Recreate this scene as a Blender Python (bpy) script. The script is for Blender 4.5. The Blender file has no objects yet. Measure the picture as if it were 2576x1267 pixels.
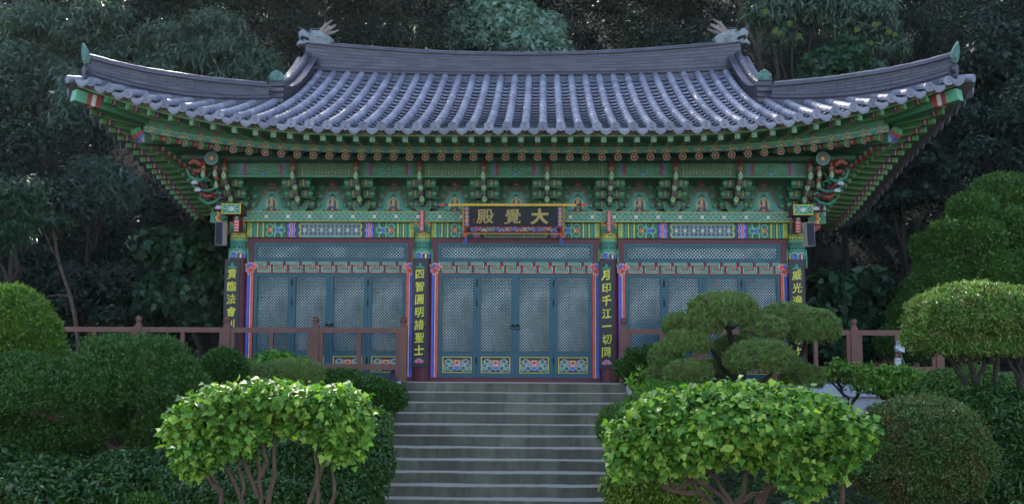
import bpy, math, numpy as np
from mathutils import Matrix, Vector
# ------------------------------------------------------------------ camera, world, sun, exposure
SC = bpy.context.scene
COL = SC.collection
CAM = np.array([0.5, -21.0, 0.35]); FPX = 2877.0
cam_d = bpy.data.cameras.new('camera'); cam = bpy.data.objects.new('camera', cam_d); COL.objects.link(cam)
cam.location = CAM
cam.rotation_euler = (math.radians(90 + 5.5), math.radians(-0.30), math.radians(1.48))
cam_d.sensor_width = 36.0; cam_d.lens = 36.0 * FPX / 2575.0
cam_d.clip_start = 0.1; cam_d.clip_end = 600.0
SC.camera = cam
SUN_EL, SUN_AZ = 36.0, -17.0          # azimuth measured from +Y (away from the camera), negative = left
HAZE = 0.00013
w = bpy.data.worlds.new('World'); SC.world = w; w.use_nodes = True
nt = w.node_tree; nt.nodes.clear()
sky = nt.nodes.new('ShaderNodeTexSky'); sky.sky_type = 'NISHITA'; sky.sun_disc = False
sky.sun_elevation = math.radians(SUN_EL); sky.sun_rotation = math.radians(SUN_AZ)
bg = nt.nodes.new('ShaderNodeBackground'); bg.inputs[1].default_value = 0.15
wo = nt.nodes.new('ShaderNodeOutputWorld')
nt.links.new(sky.outputs[0], bg.inputs[0]); nt.links.new(bg.outputs[0], wo.inputs[0])
sl = bpy.data.lights.new('sun', 'SUN'); sl.energy = 2.8; sl.angle = math.radians(0.5); sl.color = (1.0, 0.93, 0.80)
so = bpy.data.objects.new('sun', sl); COL.objects.link(so)
_e, _a = math.radians(SUN_EL), math.radians(SUN_AZ)
sdir = Vector((math.sin(_a) * math.cos(_e), math.cos(_a) * math.cos(_e), math.sin(_e)))
so.rotation_euler = sdir.to_track_quat('Z', 'Y').to_euler(); so.location = sdir * 80
SC.view_settings.view_transform = 'Standard'; SC.view_settings.look = 'None'
SC.view_settings.exposure = 1.74; SC.view_settings.gamma = 1.0
SC.cycles.max_bounces = 6; SC.cycles.diffuse_bounces = 3; SC.cycles.glossy_bounces = 3
SC.cycles.transparent_max_bounces = 4; SC.cycles.transmission_bounces = 3

CR = np.array(cam.rotation_euler.to_matrix())
def pt(px, py, Y):
    """photo position (2575 x 1267 grid) on the vertical plane at depth Y -> world point"""
    d = CR @ np.array([(px - 1287.5) / FPX, -(py - 633.5) / FPX, -1.0])
    return CAM + d * ((Y - CAM[1]) / d[1])
def ppm(Y): return FPX / (Y - CAM[1])
RNG = np.random.default_rng(7)

# ------------------------------------------------------------------ colours and materials
def lin(c):
    c = np.asarray(c, float) / 255.0
    return np.where(c <= 0.04045, c / 12.92, ((c + 0.055) / 1.055) ** 2.4)
TEAL = (30, 92, 106); RED = (98, 26, 40); JADE = (68, 152, 126); GREEN = (36, 112, 76); DKG = (16, 68, 52)
YEL = (222, 206, 66); ORG = (236, 90, 70); BLUE = (86, 96, 226); NAVY = (16, 20, 42); WHITE = (226, 230, 226)
MAR = (88, 26, 42); BLACK = (14, 16, 20); PINK = (236, 150, 150); GOLD = (190, 165, 100); SKYB = (90, 140, 190)
LGREEN = (120, 190, 130)
def new_mat(name):
    m = bpy.data.materials.new(name); m.use_nodes = True
    n = m.node_tree; b = n.nodes['Principled BSDF']
    return m, n, b
def N(n, t, **k):
    x = n.nodes.new(t)
    for a, v in k.items(): setattr(x, a, v)
    return x
def noise_node(n, scale, detail=4, rough=0.6, dist=0.0, coord='Object'):
    tc = N(n, 'ShaderNodeTexCoord'); t = N(n, 'ShaderNodeTexNoise')
    t.inputs['Scale'].default_value = scale; t.inputs['Detail'].default_value = detail
    t.inputs['Roughness'].default_value = rough; t.inputs['Distortion'].default_value = dist
    n.links.new(tc.outputs[coord], t.inputs['Vector']); return t
def ramp(n, src, stops):
    r = N(n, 'ShaderNodeValToRGB'); e = r.color_ramp.elements
    while len(e) < len(stops): e.new(0.5)
    for i, (p, c) in enumerate(stops):
        e[i].position = p; e[i].color = (*lin(c), 1) if max(c) > 2.0 else (*c, 1)
    n.links.new(src, r.inputs[0]); return r
def mixc(n, a, b, fac, mode='MIX'):
    x = N(n, 'ShaderNodeMix', data_type='RGBA', blend_type=mode)
    for s, v in ((0, fac), (6, a), (7, b)):
        if hasattr(v, 'is_output'): n.links.new(v, x.inputs[s])
        else: x.inputs[s].default_value = v if s == 0 else (*v, 1)
    return x.outputs[2]
def bump(n, b, src, strength=0.3, dist=0.02):
    x = N(n, 'ShaderNodeBump'); x.inputs['Strength'].default_value = strength; x.inputs['Distance'].default_value = dist
    n.links.new(src, x.inputs['Height']); n.links.new(x.outputs[0], b.inputs['Normal'])
MAT = {}
def painted(name, rough=0.55, var=0.35):
    m, n, b = new_mat(name)
    at = N(n, 'ShaderNodeAttribute', attribute_name='Col')
    t = noise_node(n, 9, 6, 0.7); r = ramp(n, t.outputs[0], [(0.3, (1 - var,) * 3), (0.7, (1.0,) * 3)])
    t2 = noise_node(n, 60, 3, 0.6)
    c = mixc(n, at.outputs['Color'], r.outputs[0], 1.0, 'MULTIPLY')
    n.links.new(c, b.inputs['Base Color']); b.inputs['Roughness'].default_value = rough
    bump(n, b, t2.outputs[0], 0.15, 0.004)
    MAT[name] = m; return m
painted('painted_wood', 0.5); painted('painted_stone', 0.8, 0.3)
def simple(name, stops, scale=5, rough=0.6, detail=6, metal=0.0, bstr=0.2, bdist=0.01, coord='Object', bscale=None, spec=0.5):
    m, n, b = new_mat(name)
    t = noise_node(n, scale, detail, 0.65, coord=coord); r = ramp(n, t.outputs[0], stops)
    n.links.new(r.outputs[0], b.inputs['Base Color']); b.inputs['Roughness'].default_value = rough
    b.inputs['Metallic'].default_value = metal; b.inputs['Specular IOR Level'].default_value = spec
    t2 = noise_node(n, bscale or scale * 6, 5, 0.7, coord=coord); bump(n, b, t2.outputs[0], bstr, bdist)
    MAT[name] = m; return m
simple('red_wood', [(0.3, (84, 18, 32)), (0.7, (106, 26, 42))], 3, 0.5)
simple('teal_wood', [(0.3, (14, 68, 84)), (0.7, (22, 84, 100))], 3, 0.45, bstr=0.08)
simple('teal_dark', [(0.3, (14, 54, 66)), (0.7, (20, 66, 80))], 3, 0.5, bstr=0.05)
simple('rail_paint', [(0.3, (94, 54, 46)), (0.7, (116, 70, 58))], 2.5, 0.55, bstr=0.2)
simple('iron', [(0.3, (20, 20, 24)), (0.7, (34, 32, 34))], 20, 0.4, metal=0.6)
simple('board_black', [(0.3, (12, 14, 28)), (0.7, (20, 22, 38))], 6, 0.45)
simple('bronze_patina', [(0.35, (50, 92, 86)), (0.6, (100, 136, 126))], 14, 0.7, bstr=0.8, bdist=0.02, bscale=40)
simple('bark', [(0.3, (52, 42, 36)), (0.7, (100, 84, 72))], 9, 0.9, bstr=0.7, bdist=0.01, bscale=30)
simple('bark_red', [(0.3, (52, 38, 30)), (0.7, (98, 74, 58))], 9, 0.85, bstr=0.5, bdist=0.01, bscale=30)
simple('bark_dark', [(0.3, (30, 24, 22)), (0.7, (58, 48, 42))], 9, 0.9, bstr=0.7, bdist=0.01, bscale=30)
simple('soil', [(0.3, (34, 28, 20)), (0.7, (58, 48, 34))], 3, 0.95, bstr=0.8, bdist=0.05)
simple('hill', [(0.3, (14, 18, 10)), (0.7, (34, 38, 22))], 1.5, 0.95, bstr=0.8, bdist=0.1)
simple('plaster', [(0.3, (142, 144, 158)), (0.7, (176, 176, 190))], 3, 0.85, bstr=0.2)
simple('white_plastic', [(0.3, (165, 168, 178)), (0.7, (182, 184, 192))], 3, 0.4, bstr=0.02)
simple('speaker_cloth', [(0.3, (30, 34, 48)), (0.7, (42, 46, 62))], 80, 0.8, bstr=0.2, bdist=0.003)
simple('speaker_trim', [(0.3, (150, 140, 125)), (0.7, (170, 160, 145))], 8, 0.5)
simple('paving', [(0.3, (120, 118, 110)), (0.7, (150, 148, 140))], 3, 0.9, bstr=0.3)

def concrete():
    m, n, b = new_mat('stair_concrete')
    tc = N(n, 'ShaderNodeTexCoord')
    t1 = noise_node(n, 1.3, 6, 0.7); r1 = ramp(n, t1.outputs[0], [(0.3, (84, 80, 68)), (0.5, (104, 98, 82)), (0.72, (128, 120, 102))])
    mp = N(n, 'ShaderNodeMapping'); mp.inputs['Scale'].default_value = (5.0, 0.3, 0.35)
    n.links.new(tc.outputs['Object'], mp.inputs[0])
    t2 = N(n, 'ShaderNodeTexNoise'); t2.inputs['Scale'].default_value = 1.0; t2.inputs['Detail'].default_value = 5
    n.links.new(mp.outputs[0], t2.inputs['Vector'])
    r2 = ramp(n, t2.outputs[0], [(0.36, (0.50, 0.53, 0.55)), (0.55, (1.0, 1.0, 1.0))])
    c = mixc(n, r1.outputs[0], r2.outputs[0], 0.8, 'MULTIPLY')
    # sky light put into the colour: paler upward faces, darker risers
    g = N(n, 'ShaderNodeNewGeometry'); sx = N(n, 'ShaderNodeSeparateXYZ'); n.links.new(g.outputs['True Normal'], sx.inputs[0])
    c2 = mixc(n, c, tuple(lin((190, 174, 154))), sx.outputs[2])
    t3 = noise_node(n, 2.2, 5, 0.8, 1.5); r3 = ramp(n, t3.outputs[0], [(0.70, (0, 0, 0)), (0.80, (0.6, 0.6, 0.6))])
    c3 = mixc(n, c2, tuple(lin((150, 160, 156))), r3.outputs[0])
    n.links.new(c3, b.inputs['Base Color']); b.inputs['Roughness'].default_value = 0.85
    t4 = noise_node(n, 60, 6, 0.7); bump(n, b, t4.outputs[0], 0.35, 0.01)
    MAT['stair_concrete'] = m
concrete()
def tile_mat():
    m, n, b = new_mat('roof_tile')
    g = N(n, 'ShaderNodeNewGeometry')
    r = ramp(n, g.outputs['Random Per Island'], [(0.0, (108, 107, 122)), (0.5, (126, 125, 140)), (1.0, (144, 143, 158))])
    t = noise_node(n, 7, 6, 0.7); r2 = ramp(n, t.outputs[0], [(0.3, (0.92, 0.92, 0.92)), (0.7, (1.02, 1.02, 1.02))])
    c = mixc(n, r.outputs[0], r2.outputs[0], 1.0, 'MULTIPLY'); n.links.new(c, b.inputs['Base Color'])
    b.inputs['Roughness'].default_value = 0.52
    MAT['roof_tile'] = m
    m, n, b = new_mat('ridge_tile')
    g = N(n, 'ShaderNodeNewGeometry')
    r = ramp(n, g.outputs['Random Per Island'], [(0.0, (62, 58, 72)), (0.5, (72, 68, 82)), (1.0, (84, 80, 94))])
    t = noise_node(n, 5, 6, 0.7); r2 = ramp(n, t.outputs[0], [(0.3, (0.8, 0.8, 0.8)), (0.7, (1.0, 1.0, 1.0))])
    c = mixc(n, r.outputs[0], r2.outputs[0], 1.0, 'MULTIPLY'); n.links.new(c, b.inputs['Base Color'])
    b.inputs['Roughness'].default_value = 0.4
    MAT['ridge_tile'] = m
tile_mat()
def glass_mat():
    m, n, b = new_mat('painted_reflection_glass')
    t = noise_node(n, 0.9, 4, 0.6, 0.5); r = ramp(n, t.outputs[0], [(0.42, (104, 138, 144)), (0.6, (206, 222, 232))])  # pale sky and darker tree reflections put into the base colour as patches
    n.links.new(r.outputs[0], b.inputs['Base Color']); b.inputs['Roughness'].default_value = 0.18
    b.inputs['Coat Weight'].default_value = 1.0; b.inputs['Coat Roughness'].default_value = 0.05
    MAT['painted_reflection_glass'] = m
glass_mat()
def leaf_mat(name, cols, rough=0.5, trans=0.35, tint=None, patch=None, patch_scale=3.0, spec=0.4):
    m, n, b = new_mat(name)
    g = N(n, 'ShaderNodeNewGeometry')
    k = len(cols); r = ramp(n, g.outputs['Random Per Island'], [(i / max(1, k - 1), c) for i, c in enumerate(cols)])
    col = r.outputs[0]
    if patch is not None:
        t = noise_node(n, patch_scale, 4, 0.7); rr = ramp(n, t.outputs[0], [(0.45, (0, 0, 0)), (0.68, (1.0, 1.0, 1.0))])
        col = mixc(n, col, tuple(lin(patch)), rr.outputs[0])
    n.links.new(col, b.inputs['Base Color']); b.inputs['Roughness'].default_value = rough
    b.inputs['Specular IOR Level'].default_value = spec
    tr = N(n, 'ShaderNodeBsdfTranslucent')
    tc = mixc(n, col, (1.0, 1.22, 0.5) if tint is None else tint, 1.0, 'MULTIPLY')
    n.links.new(tc, tr.inputs[0])
    mx = N(n, 'ShaderNodeMixShader'); mx.inputs[0].default_value = trans
    n.links.new(b.outputs[0], mx.inputs[1]); n.links.new(tr.outputs[0], mx.inputs[2])
    n.links.new(mx.outputs[0], n.nodes['Material Output'].inputs[0])
    MAT[name] = m
leaf_mat('yew_leaf', [(38, 68, 24), (58, 96, 34), (84, 122, 46)], 0.4, 0.25)
leaf_mat('yew_light', [(66, 98, 34), (96, 130, 48), (128, 156, 62)], 0.45, 0.4)
leaf_mat('azalea_leaf', [(36, 66, 28), (56, 90, 38), (86, 120, 54)], 0.35, 0.25)
leaf_mat('azalea_yellow', [(74, 100, 30), (110, 136, 44), (140, 160, 60)], 0.35, 0.35)
leaf_mat('viburnum_leaf', [(56, 96, 40), (84, 130, 52), (114, 158, 60), (144, 178, 76), (172, 190, 80)], 0.5, 0.38, spec=0.3)
leaf_mat('maple_leaf', [(70, 118, 40), (96, 146, 50), (120, 164, 60)], 0.4, 0.45)
leaf_mat('needle_leaf', [(66, 104, 48), (108, 142, 66), (154, 174, 90)], 0.5, 0.2, patch=(112, 96, 62), patch_scale=9)
leaf_mat('box_leaf', [(60, 92, 34), (84, 118, 46), (108, 138, 58)], 0.45, 0.3)
leaf_mat('umbrella_leaf', [(70, 108, 44), (98, 136, 58), (124, 156, 72)], 0.45, 0.3, patch=(128, 120, 70), patch_scale=7)
leaf_mat('russet_leaf', [(56, 84, 38), (74, 104, 48), (98, 122, 60)], 0.5, 0.25, patch=(104, 92, 52), patch_scale=4)
leaf_mat('spring_leaf', [(80, 122, 44), (112, 152, 54), (146, 176, 72)], 0.4, 0.4)
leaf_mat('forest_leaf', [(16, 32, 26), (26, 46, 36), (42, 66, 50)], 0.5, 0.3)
leaf_mat('hazed_chestnut_leaf', [(52, 74, 62), (76, 100, 84), (106, 126, 108)], 0.4, 0.35)  # greyed, lightened tones: veiling haze put into the leaf colour
leaf_mat('paleleaf', [(100, 132, 118), (130, 160, 146), (164, 190, 176)], 0.4, 0.35)
leaf_mat('vine_leaf', [(26, 54, 36), (38, 72, 48), (60, 98, 64)], 0.4, 0.3)
leaf_mat('topiary_leaf', [(44, 78, 30), (68, 108, 40), (100, 136, 56)], 0.45, 0.25)
leaf_mat('bur', [(120, 140, 50), (150, 165, 70)], 0.7, 0.2)

# ------------------------------------------------------------------ mesh building
class MB:
    def __init__(s): s.v = []; s.n = 0; s.g = []
    def add(s, V, F, c=(200, 200, 200), mi=0, sm=False):
        V = np.asarray(V, float).reshape(-1, 3); F = np.asarray(F, int)
        c = np.asarray(c, float)
        if c.ndim == 1: c = np.tile(lin(c) if c.max() > 1.0 else c, (len(F), 1))
        s.v.append(V); s.g.append((F + s.n, c, mi, sm)); s.n += len(V)
    def box(s, x0, x1, y0, y1, z0, z1, c=(200, 200, 200), mi=0, M=None):
        V = np.array([[x, y, z] for x in (x0, x1) for y in (y0, y1) for z in (z0, z1)], float)
        if M is not None: V = V @ np.asarray(M)[:3, :3].T + np.asarray(M)[:3, 3]
        s.add(V, [[0, 1, 3, 2], [4, 6, 7, 5], [0, 4, 5, 1], [2, 3, 7, 6], [0, 2, 6, 4], [1, 5, 7, 3]], c, mi)
    def tube(s, P, R, n=8, c=(200, 200, 200), mi=0, cap=True, ccap=None, a0=0.0):
        P = np.asarray(P, float); m = len(P); R = np.broadcast_to(np.asarray(R, float), (m,)) if np.ndim(R) < 2 else R
        T = np.gradient(P, axis=0); T /= np.linalg.norm(T, axis=1)[:, None] + 1e-9
        up = np.array([0, 0, 1.0]) if abs(T[:, 2]).mean() < 0.9 else np.array([0, 1.0, 0])
        A = np.cross(T, up); A /= np.linalg.norm(A, axis=1)[:, None] + 1e-9; B = np.cross(A, T)
        th = np.linspace(0, 2 * np.pi, n, endpoint=False) + a0
        V = P[:, None] + R[:, None, None] * (np.cos(th)[None, :, None] * A[:, None] + np.sin(th)[None, :, None] * B[:, None])
        i = np.arange(m - 1)[:, None] * n; j = np.arange(n)[None]; j2 = (j + 1) % n
        F = np.stack([i + j, i + j2, i + n + j2, i + n + j], -1).reshape(-1, 4)
        c = np.asarray(c, float)
        if c.ndim == 2: c0 = c; c = np.repeat(lin(c) if c.max() > 1 else c, n, 0)[:len(F)]; c = np.concatenate([c, np.repeat(c[-1:], len(F) - len(c), 0)]) if len(c) < len(F) else c
        s.add(V.reshape(-1, 3), F, c, mi, sm=n > 5)
        if cap:
            k = s.n; cc = ccap if ccap is not None else (c if c.ndim == 1 else c[0])
            s.add(np.concatenate([V[0], V[-1]]), [list(range(n))[::-1], list(range(n, 2 * n))], cc, mi)
    def prism(s, poly, O, U, W, D, t, c=(200, 200, 200), mi=0, inset=0.0):
        """poly (k,2) in the plane O + u*U + w*W, extruded by t along D"""
        poly = np.asarray(poly, float); O, U, W, D = (np.asarray(q, float) for q in (O, U, W, D))
        k = len(poly); cen = poly.mean(0)
        if inset > 0:
            L = [(inset * 1.0, 0.0), (0.0, 0.22), (0.0, 0.78), (inset * 1.0, 1.0)]
        else: L = [(0, 0.0), (0, 1.0)]
        V = []
        for ins, tt in L:
            q = cen + (poly - cen) * (1 - ins); V.append(O + q[:, :1] * U + q[:, 1:] * W + D * (t * tt))
        V = np.concatenate(V); m = len(L)
        F = [[i * k + j, i * k + (j + 1) % k, (i + 1) * k + (j + 1) % k, (i + 1) * k + j] for i in range(m - 1) for j in range(k)]
        s.add(V, F, c, mi); s.add(np.concatenate([V[:k], V[-k:]]), [list(range(k))[::-1], list(range(k, 2 * k))], c, mi)
    def lathe(s, prof, O, n=12, c=(200, 200, 200), mi=0, axis=2, sm=False):
        prof = np.asarray(prof, float); th = np.linspace(0, 2 * np.pi, n, endpoint=False)
        r, z = prof[:, 0], prof[:, 1]
        V = np.stack([r[:, None] * np.cos(th), r[:, None] * np.sin(th), np.repeat(z[:, None], n, 1)], -1)
        if axis == 1: V = V[..., [0, 2, 1]]
        V = V + np.asarray(O, float); m = len(prof)
        i = np.arange(m - 1)[:, None] * n; j = np.arange(n)[None]; j2 = (j + 1) % n
        F = np.stack([i + j, i + j2, i + n + j2, i + n + j], -1).reshape(-1, 4)
        c = np.asarray(c, float)
        if c.ndim == 2: c0 = c; c = np.repeat(lin(c) if c.max() > 1 else c, n, 0)[:len(F)]; c = np.concatenate([c, np.repeat(c[-1:], len(F) - len(c), 0)]) if len(c) < len(F) else c
        s.add(V.reshape(-1, 3), F, c, mi, sm)
    def raster(s, O, U, W, wid, hei, nx, ny, fn, mi=0):
        """painted surface: a fine grid whose faces take colours from fn(u, v)"""
        O, U, W = (np.asarray(q, float) for q in (O, U, W))
        u = np.linspace(-wid / 2, wid / 2, nx + 1); v = np.linspace(0, hei, ny + 1)
        UU, VV = np.meshgrid(u, v)
        V = O + UU[..., None] * U + VV[..., None] * W
        i = np.arange(ny)[:, None] * (nx + 1); j = np.arange(nx)[None]
        F = np.stack([i + j, i + j + 1, i + nx + 2 + j, i + nx + 1 + j], -1).reshape(-1, 4)
        uc, vc = np.meshgrid((u[1:] + u[:-1]) / 2, (v[1:] + v[:-1]) / 2)
        s.add(V.reshape(-1, 3), F, lin(fn(uc, vc).reshape(-1, 3)), mi)
    def obj(s, name, mats, parent=None, smooth=False, col=True):
        o = build(name, np.concatenate(s.v), [g[0] for g in s.g], mats, parent,
                  [g[1] for g in s.g] if col else None, [g[2] for g in s.g], smooth or [g[3] for g in s.g])
        return o
ROOT = {}
def root_loc(o):
    while o.parent is not None: o = o.parent
    return np.array(ROOT.get(o.name, (0, 0, 0)), float)
def build(name, V, groups, mats, parent=None, cols=None, mis=None, smooth=False):
    if parent is not None: V = V - root_loc(parent)
    me = bpy.data.meshes.new(name)
    groups = [np.asarray(g) for g in groups]
    me.vertices.add(len(V)); me.vertices.foreach_set('co', np.asarray(V, np.float32).ravel())
    tot = np.concatenate([np.full(len(g), g.shape[1]) for g in groups])
    loops = np.concatenate([g.ravel() for g in groups]).astype(np.int32)
    me.loops.add(len(loops)); me.loops.foreach_set('vertex_index', loops)
    me.polygons.add(len(tot)); st = np.concatenate([[0], np.cumsum(tot)[:-1]]).astype(np.int32)
    me.polygons.foreach_set('loop_start', st)
    if not isinstance(mats, (list, tuple)): mats = [mats]
    for m in mats: me.materials.append(MAT[m])
    if mis is not None and len(mats) > 1:
        me.polygons.foreach_set('material_index', np.concatenate([np.full(len(g), q) for g, q in zip(groups, mis)]).astype(np.int32))
    me.update(calc_edges=True)
    if cols is not None:
        ca = me.color_attributes.new('Col', 'FLOAT_COLOR', 'CORNER')
        cf = np.concatenate(cols); cf = np.concatenate([cf, np.ones((len(cf), 1))], 1)
        ca.data.foreach_set('color', np.repeat(cf, tot, 0).astype(np.float32).ravel())
    sf = np.ones(len(tot), bool) if smooth is True else (np.zeros(len(tot), bool) if smooth is False else np.concatenate([np.full(len(g), q) for g, q in zip(groups, smooth)]))
    me.polygons.foreach_set('use_smooth', sf)
    o = bpy.data.objects.new(name, me); COL.objects.link(o)
    if parent is not None: o.parent = parent
    return o
def tag(o, label, cat, group=None):
    o['label'] = label; o['category'] = cat
    if group: o['group'] = group
    return o
def thing(name, label, cat, loc=(0, 0, 0), group=None):
    o = bpy.data.objects.new(name, None); COL.objects.link(o); o.location = [float(q) for q in loc]
    o.empty_display_size = 0.3
    ROOT[o.name] = tuple(loc); return tag(o, label, cat, group)
def struct(o, kind='structure'): o['kind'] = kind; return o

# ------------------------------------------------------------------ painters (u,v in metres -> rgb 0..255)
def canvas(u, c): return np.broadcast_to(np.asarray(c, float), u.shape + (3,)).copy()
def put(a, m, c): a[m] = c; return a
def seg(u, v, x0, y0, x1, y1):
    dx, dy = x1 - x0, y1 - y0; t = np.clip(((u - x0) * dx + (v - y0) * dy) / (dx * dx + dy * dy + 1e-12), 0, 1)
    return np.hypot(u - x0 - t * dx, v - y0 - t * dy)
def flower(a, u, v, cx, cy, r, petal=WHITE, cen=YEL, n=8, out=None):
    d = np.hypot(u - cx, v - cy); th = np.arctan2(v - cy, u - cx); k = 0.72 + 0.28 * np.abs(np.cos(th * n / 2))
    if out is not None: put(a, d < r * 1.2 * k, out)
    put(a, d < r * k, petal); put(a, d < r * 0.38, cen); return a
def spiral(a, u, v, cx, cy, r, c1=JADE, c2=DKG, c3=WHITE):
    d = np.hypot(u - cx, v - cy); m = d < r; q = (d / r * 3).astype(int)
    put(a, m & (q == 0), c1); put(a, m & (q == 1), c2); put(a, m & (q == 2), c1)
    put(a, np.abs(d - r) < r * 0.12, c3); return a
def key_lines(u, v, p=0.10):
    """linked Y figures filling a band"""
    uu = (u % p) - p / 2; k = np.floor(u / p).astype(int) % 2
    d = np.minimum(seg(uu, v, -p * .3, 0, p * .3, 0), np.minimum(seg(uu, v, p * .3, 0, p * .5, .035), seg(uu, v, p * .3, 0, p * .5, -.035)))
    return np.minimum(d, np.minimum(seg(uu, v, -p * .3, 0, -p * .5, .035), seg(uu, v, -p * .3, 0, -p * .5, -.035)))
def upper_beam_fn(H, c0=(58, 140, 112)):
    def fn(u, v):
        a = canvas(u, c0); w = v - H / 2
        for off in (0.0, 0.068, -0.068):
            d = key_lines(u + (0.05 if off else 0), w - off, 0.1)
            put(a, d < 0.013, (24, 66, 58)); put(a, d < 0.006, (150, 200, 170))
        uf = (u % 0.4) - 0.2
        flower(a, uf, w, 0, 0, 0.04, WHITE, YEL, 8, (24, 60, 50))
        put(a, (v < 0.014) | (v > H - 0.014), YEL); return a
    return fn
def lower_beam_fn(W, H):
    hw = W / 2
    def fn(u, v):
        a = canvas(u, GREEN); m = np.abs(u); vv = v - H / 2
        c = m < 0.555
        put(a, c, (40, 92, 118)); d = key_lines(u * 1.0, (vv % 0.07) - .035, 0.08)
        put(a, c & (d < .012), (120, 104, 96)); put(a, c & (d < .005), (150, 176, 180))
        for cx in np.arange(-0.48, 0.5, 0.16): flower(a, u, vv, cx, 0, 0.034, WHITE, (230, 170, 60), 8, NAVY)
        put(a, c & (np.abs(vv) > H / 2 - .028), NAVY); put(a, c & (np.abs(vv) > H / 2 - .02), WHITE)
        put(a, c & (np.abs(vv) > H / 2 - .012), JADE)
        wv = 0.028 * np.abs(np.sin(np.pi * v / H * 2)); q = m - wv
        for lo, hi, cc in ((.555, .575, YEL), (.575, .60, (40, 110, 70)), (.60, .625, (30, 60, 110)), (.625, .66, MAR), (.66, .668, WHITE),
                           (.668, .705, BLUE), (.705, .712, WHITE), (.712, .75, ORG), (.75, .757, WHITE), (.757, .80, BLUE)):
            put(a, (m > .555) & (q >= lo - .02) & (q < hi - .02), cc)
        f = (m > .79) & (m < 1.24)
        put(a, f & (q > .78), MAR); put(a, f & (q > .80), GREEN)
        for cx, cy, r in ((.90, 0, .05), (.97, H / 2 - .03, .07), (.97, -H / 2 + .03, .07), (1.13, .06, .055), (1.13, -.06, .055), (1.06, 0, .05)):
            b = canvas(u, GREEN); spiral(b, m, vv, cx, cy, r, JADE, DKG, (140, 200, 160)); k = np.hypot(m - cx, vv - cy) < r * 1.12
            a[k & f] = b[k & f]
        put(a, f & (np.hypot(m - .97, vv) < .04), BLUE); put(a, f & (np.hypot(m - 1.12, vv) < .045), ORG)
        put(a, f & (np.hypot(m - 1.10, vv) < .02), YEL)
        put(a, f & (np.abs(m - 1.0 - .04 * np.cos(vv * 30)) < .006) & (np.abs(vv) > .03), MAR)
        s = m >= 1.24
        for k, cc in enumerate(((222, 206, 66), (40, 110, 80), (60, 140, 110), (30, 80, 70), (222, 206, 66), (40, 110, 80))):
            put(a, s & (m >= 1.24 + k * .025), cc)
        s2 = m > 1.39; put(a, s2, JADE); put(a, s2 & (np.abs(np.abs(np.sin(vv * 34)) * .03 + 1.41 - m) < .008), NAVY)
        put(a, m > 1.47, YEL); put(a, m > 1.485, (60, 110, 60)); put(a, (m > 1.49) & ((np.floor(vv * 55) % 2) == 0), YEL)
        return a
    return fn
def column_fn(u, v):      # v: 0 at the bottom of the painted part, .50 high; u along the girth
    a = canvas(u, JADE); s = np.floor((u + 5) / 0.024).astype(int)
    st = np.array([ORG, WHITE, MAR, JADE, SKYB, BLUE, (60, 70, 200), SKYB, JADE, MAR])
    b = st[s % 10]; k = v < .085; a[k] = b[k]
    hem = .085 + .03 * np.abs(np.sin(u * 22)); put(a, (v >= .085) & (v < hem), MAR); put(a, np.abs(v - hem) < .006, WHITE)
    up = v > hem
    un = (u % 0.13) - .065
    for cy, r in ((.20, .03), (.27, .045)):
        d = np.hypot(np.abs(un) - .028, v - cy); put(a, up & (np.abs(d - r * .7) < .006), DKG); put(a, up & (np.abs(d - r * .3) < .004), DKG)
    put(a, up & (np.abs(v - .345) < .006), YEL); put(a, v > .35, (52, 128, 84)); put(a, (v > .36) & (v < .40) & (np.abs(np.sin(u * 50)) > .6), (190, 180, 60))
    put(a, np.abs(v - .41) < .008, YEL); put(a, v > .42, GREEN)
    wv = .445 + .012 * np.sin(u * 40); put(a, np.abs(v - wv) < .008, YEL); put(a, np.abs(v - wv - .02) < .012, ORG)
    return a
def fret_fn(W, H):
    p = W / 9.5
    def fn(u, v):
        a = canvas(u, MAR); uu = ((u + W / 2) % p); d = np.full(u.shape, 9.0)
        for x0, y0, x1, y1 in ((.05, .84, .72, .84), (.72, .84, .72, .50), (.72, .50, .30, .50), (.30, .50, .30, .16), (.30, .16, .97, .16), (.97, .16, .97, .50)):
            d = np.minimum(d, np.minimum(seg(uu, v, x0 * p, y0 * H, x1 * p, y1 * H), seg(uu + p, v, x0 * p, y0 * H, x1 * p, y1 * H)))
        put(a, d < .0285, ORG); put(a, d < .0215, (200, 225, 210)); put(a, d < .0185, (62, 145, 118))
        put(a, (v < .012), ORG); put(a, v > H - .008, MAR)
        return a
    return fn
def lotus_panel_fn(W, H):
    def fn(u, v):
        a = canvas(u, (66, 18, 30)); w = v - H / 2; m = np.abs(u)
        for cx, cy, r in ((.15, .055, .042), (.19, -.02, .04), (.11, -.06, .045), (.20, -.075, .025), (.10, .015, .028)):
            cx *= W / .52
            d = np.hypot(m - cx, w - cy); put(a, np.abs(d - r) < .013, WHITE); put(a, np.abs(d - r) < .009, (52, 146, 128))
            put(a, d < r * .3, (52, 146, 128))
        for cx, cy in ((.215, .06), (.085, .075), (.225, -.045), (.14, -.02)):
            put(a, np.hypot(m - cx * W / .52, w - cy) < .014, PINK)
        for k in (2, 1, 0):
            an = math.radians(90 - 28 * k); x1, y1 = .085 * math.cos(an), .085 * math.sin(an)
            d = seg(m, w + .02, 0, 0, x1, y1); put(a, d < .021, WHITE); put(a, d < .017, (236, 70, 70) if k != 1 else (240, 100, 90))
        put(a, (np.hypot(u, w + .045) < .05) & (w < -.045), BLUE); put(a, np.abs(np.hypot(u, w + .045) - .05) < .004, WHITE)
        put(a, np.hypot(u, w - .045) < .022, (30, 80, 80)); put(a, (np.abs(w - .072) < .012) & (m < .05), (230, 190, 90))
        e = np.minimum(W / 2 - m, np.minimum(v, H - v)); put(a, e < .014, YEL)
        return a
    return fn
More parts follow.
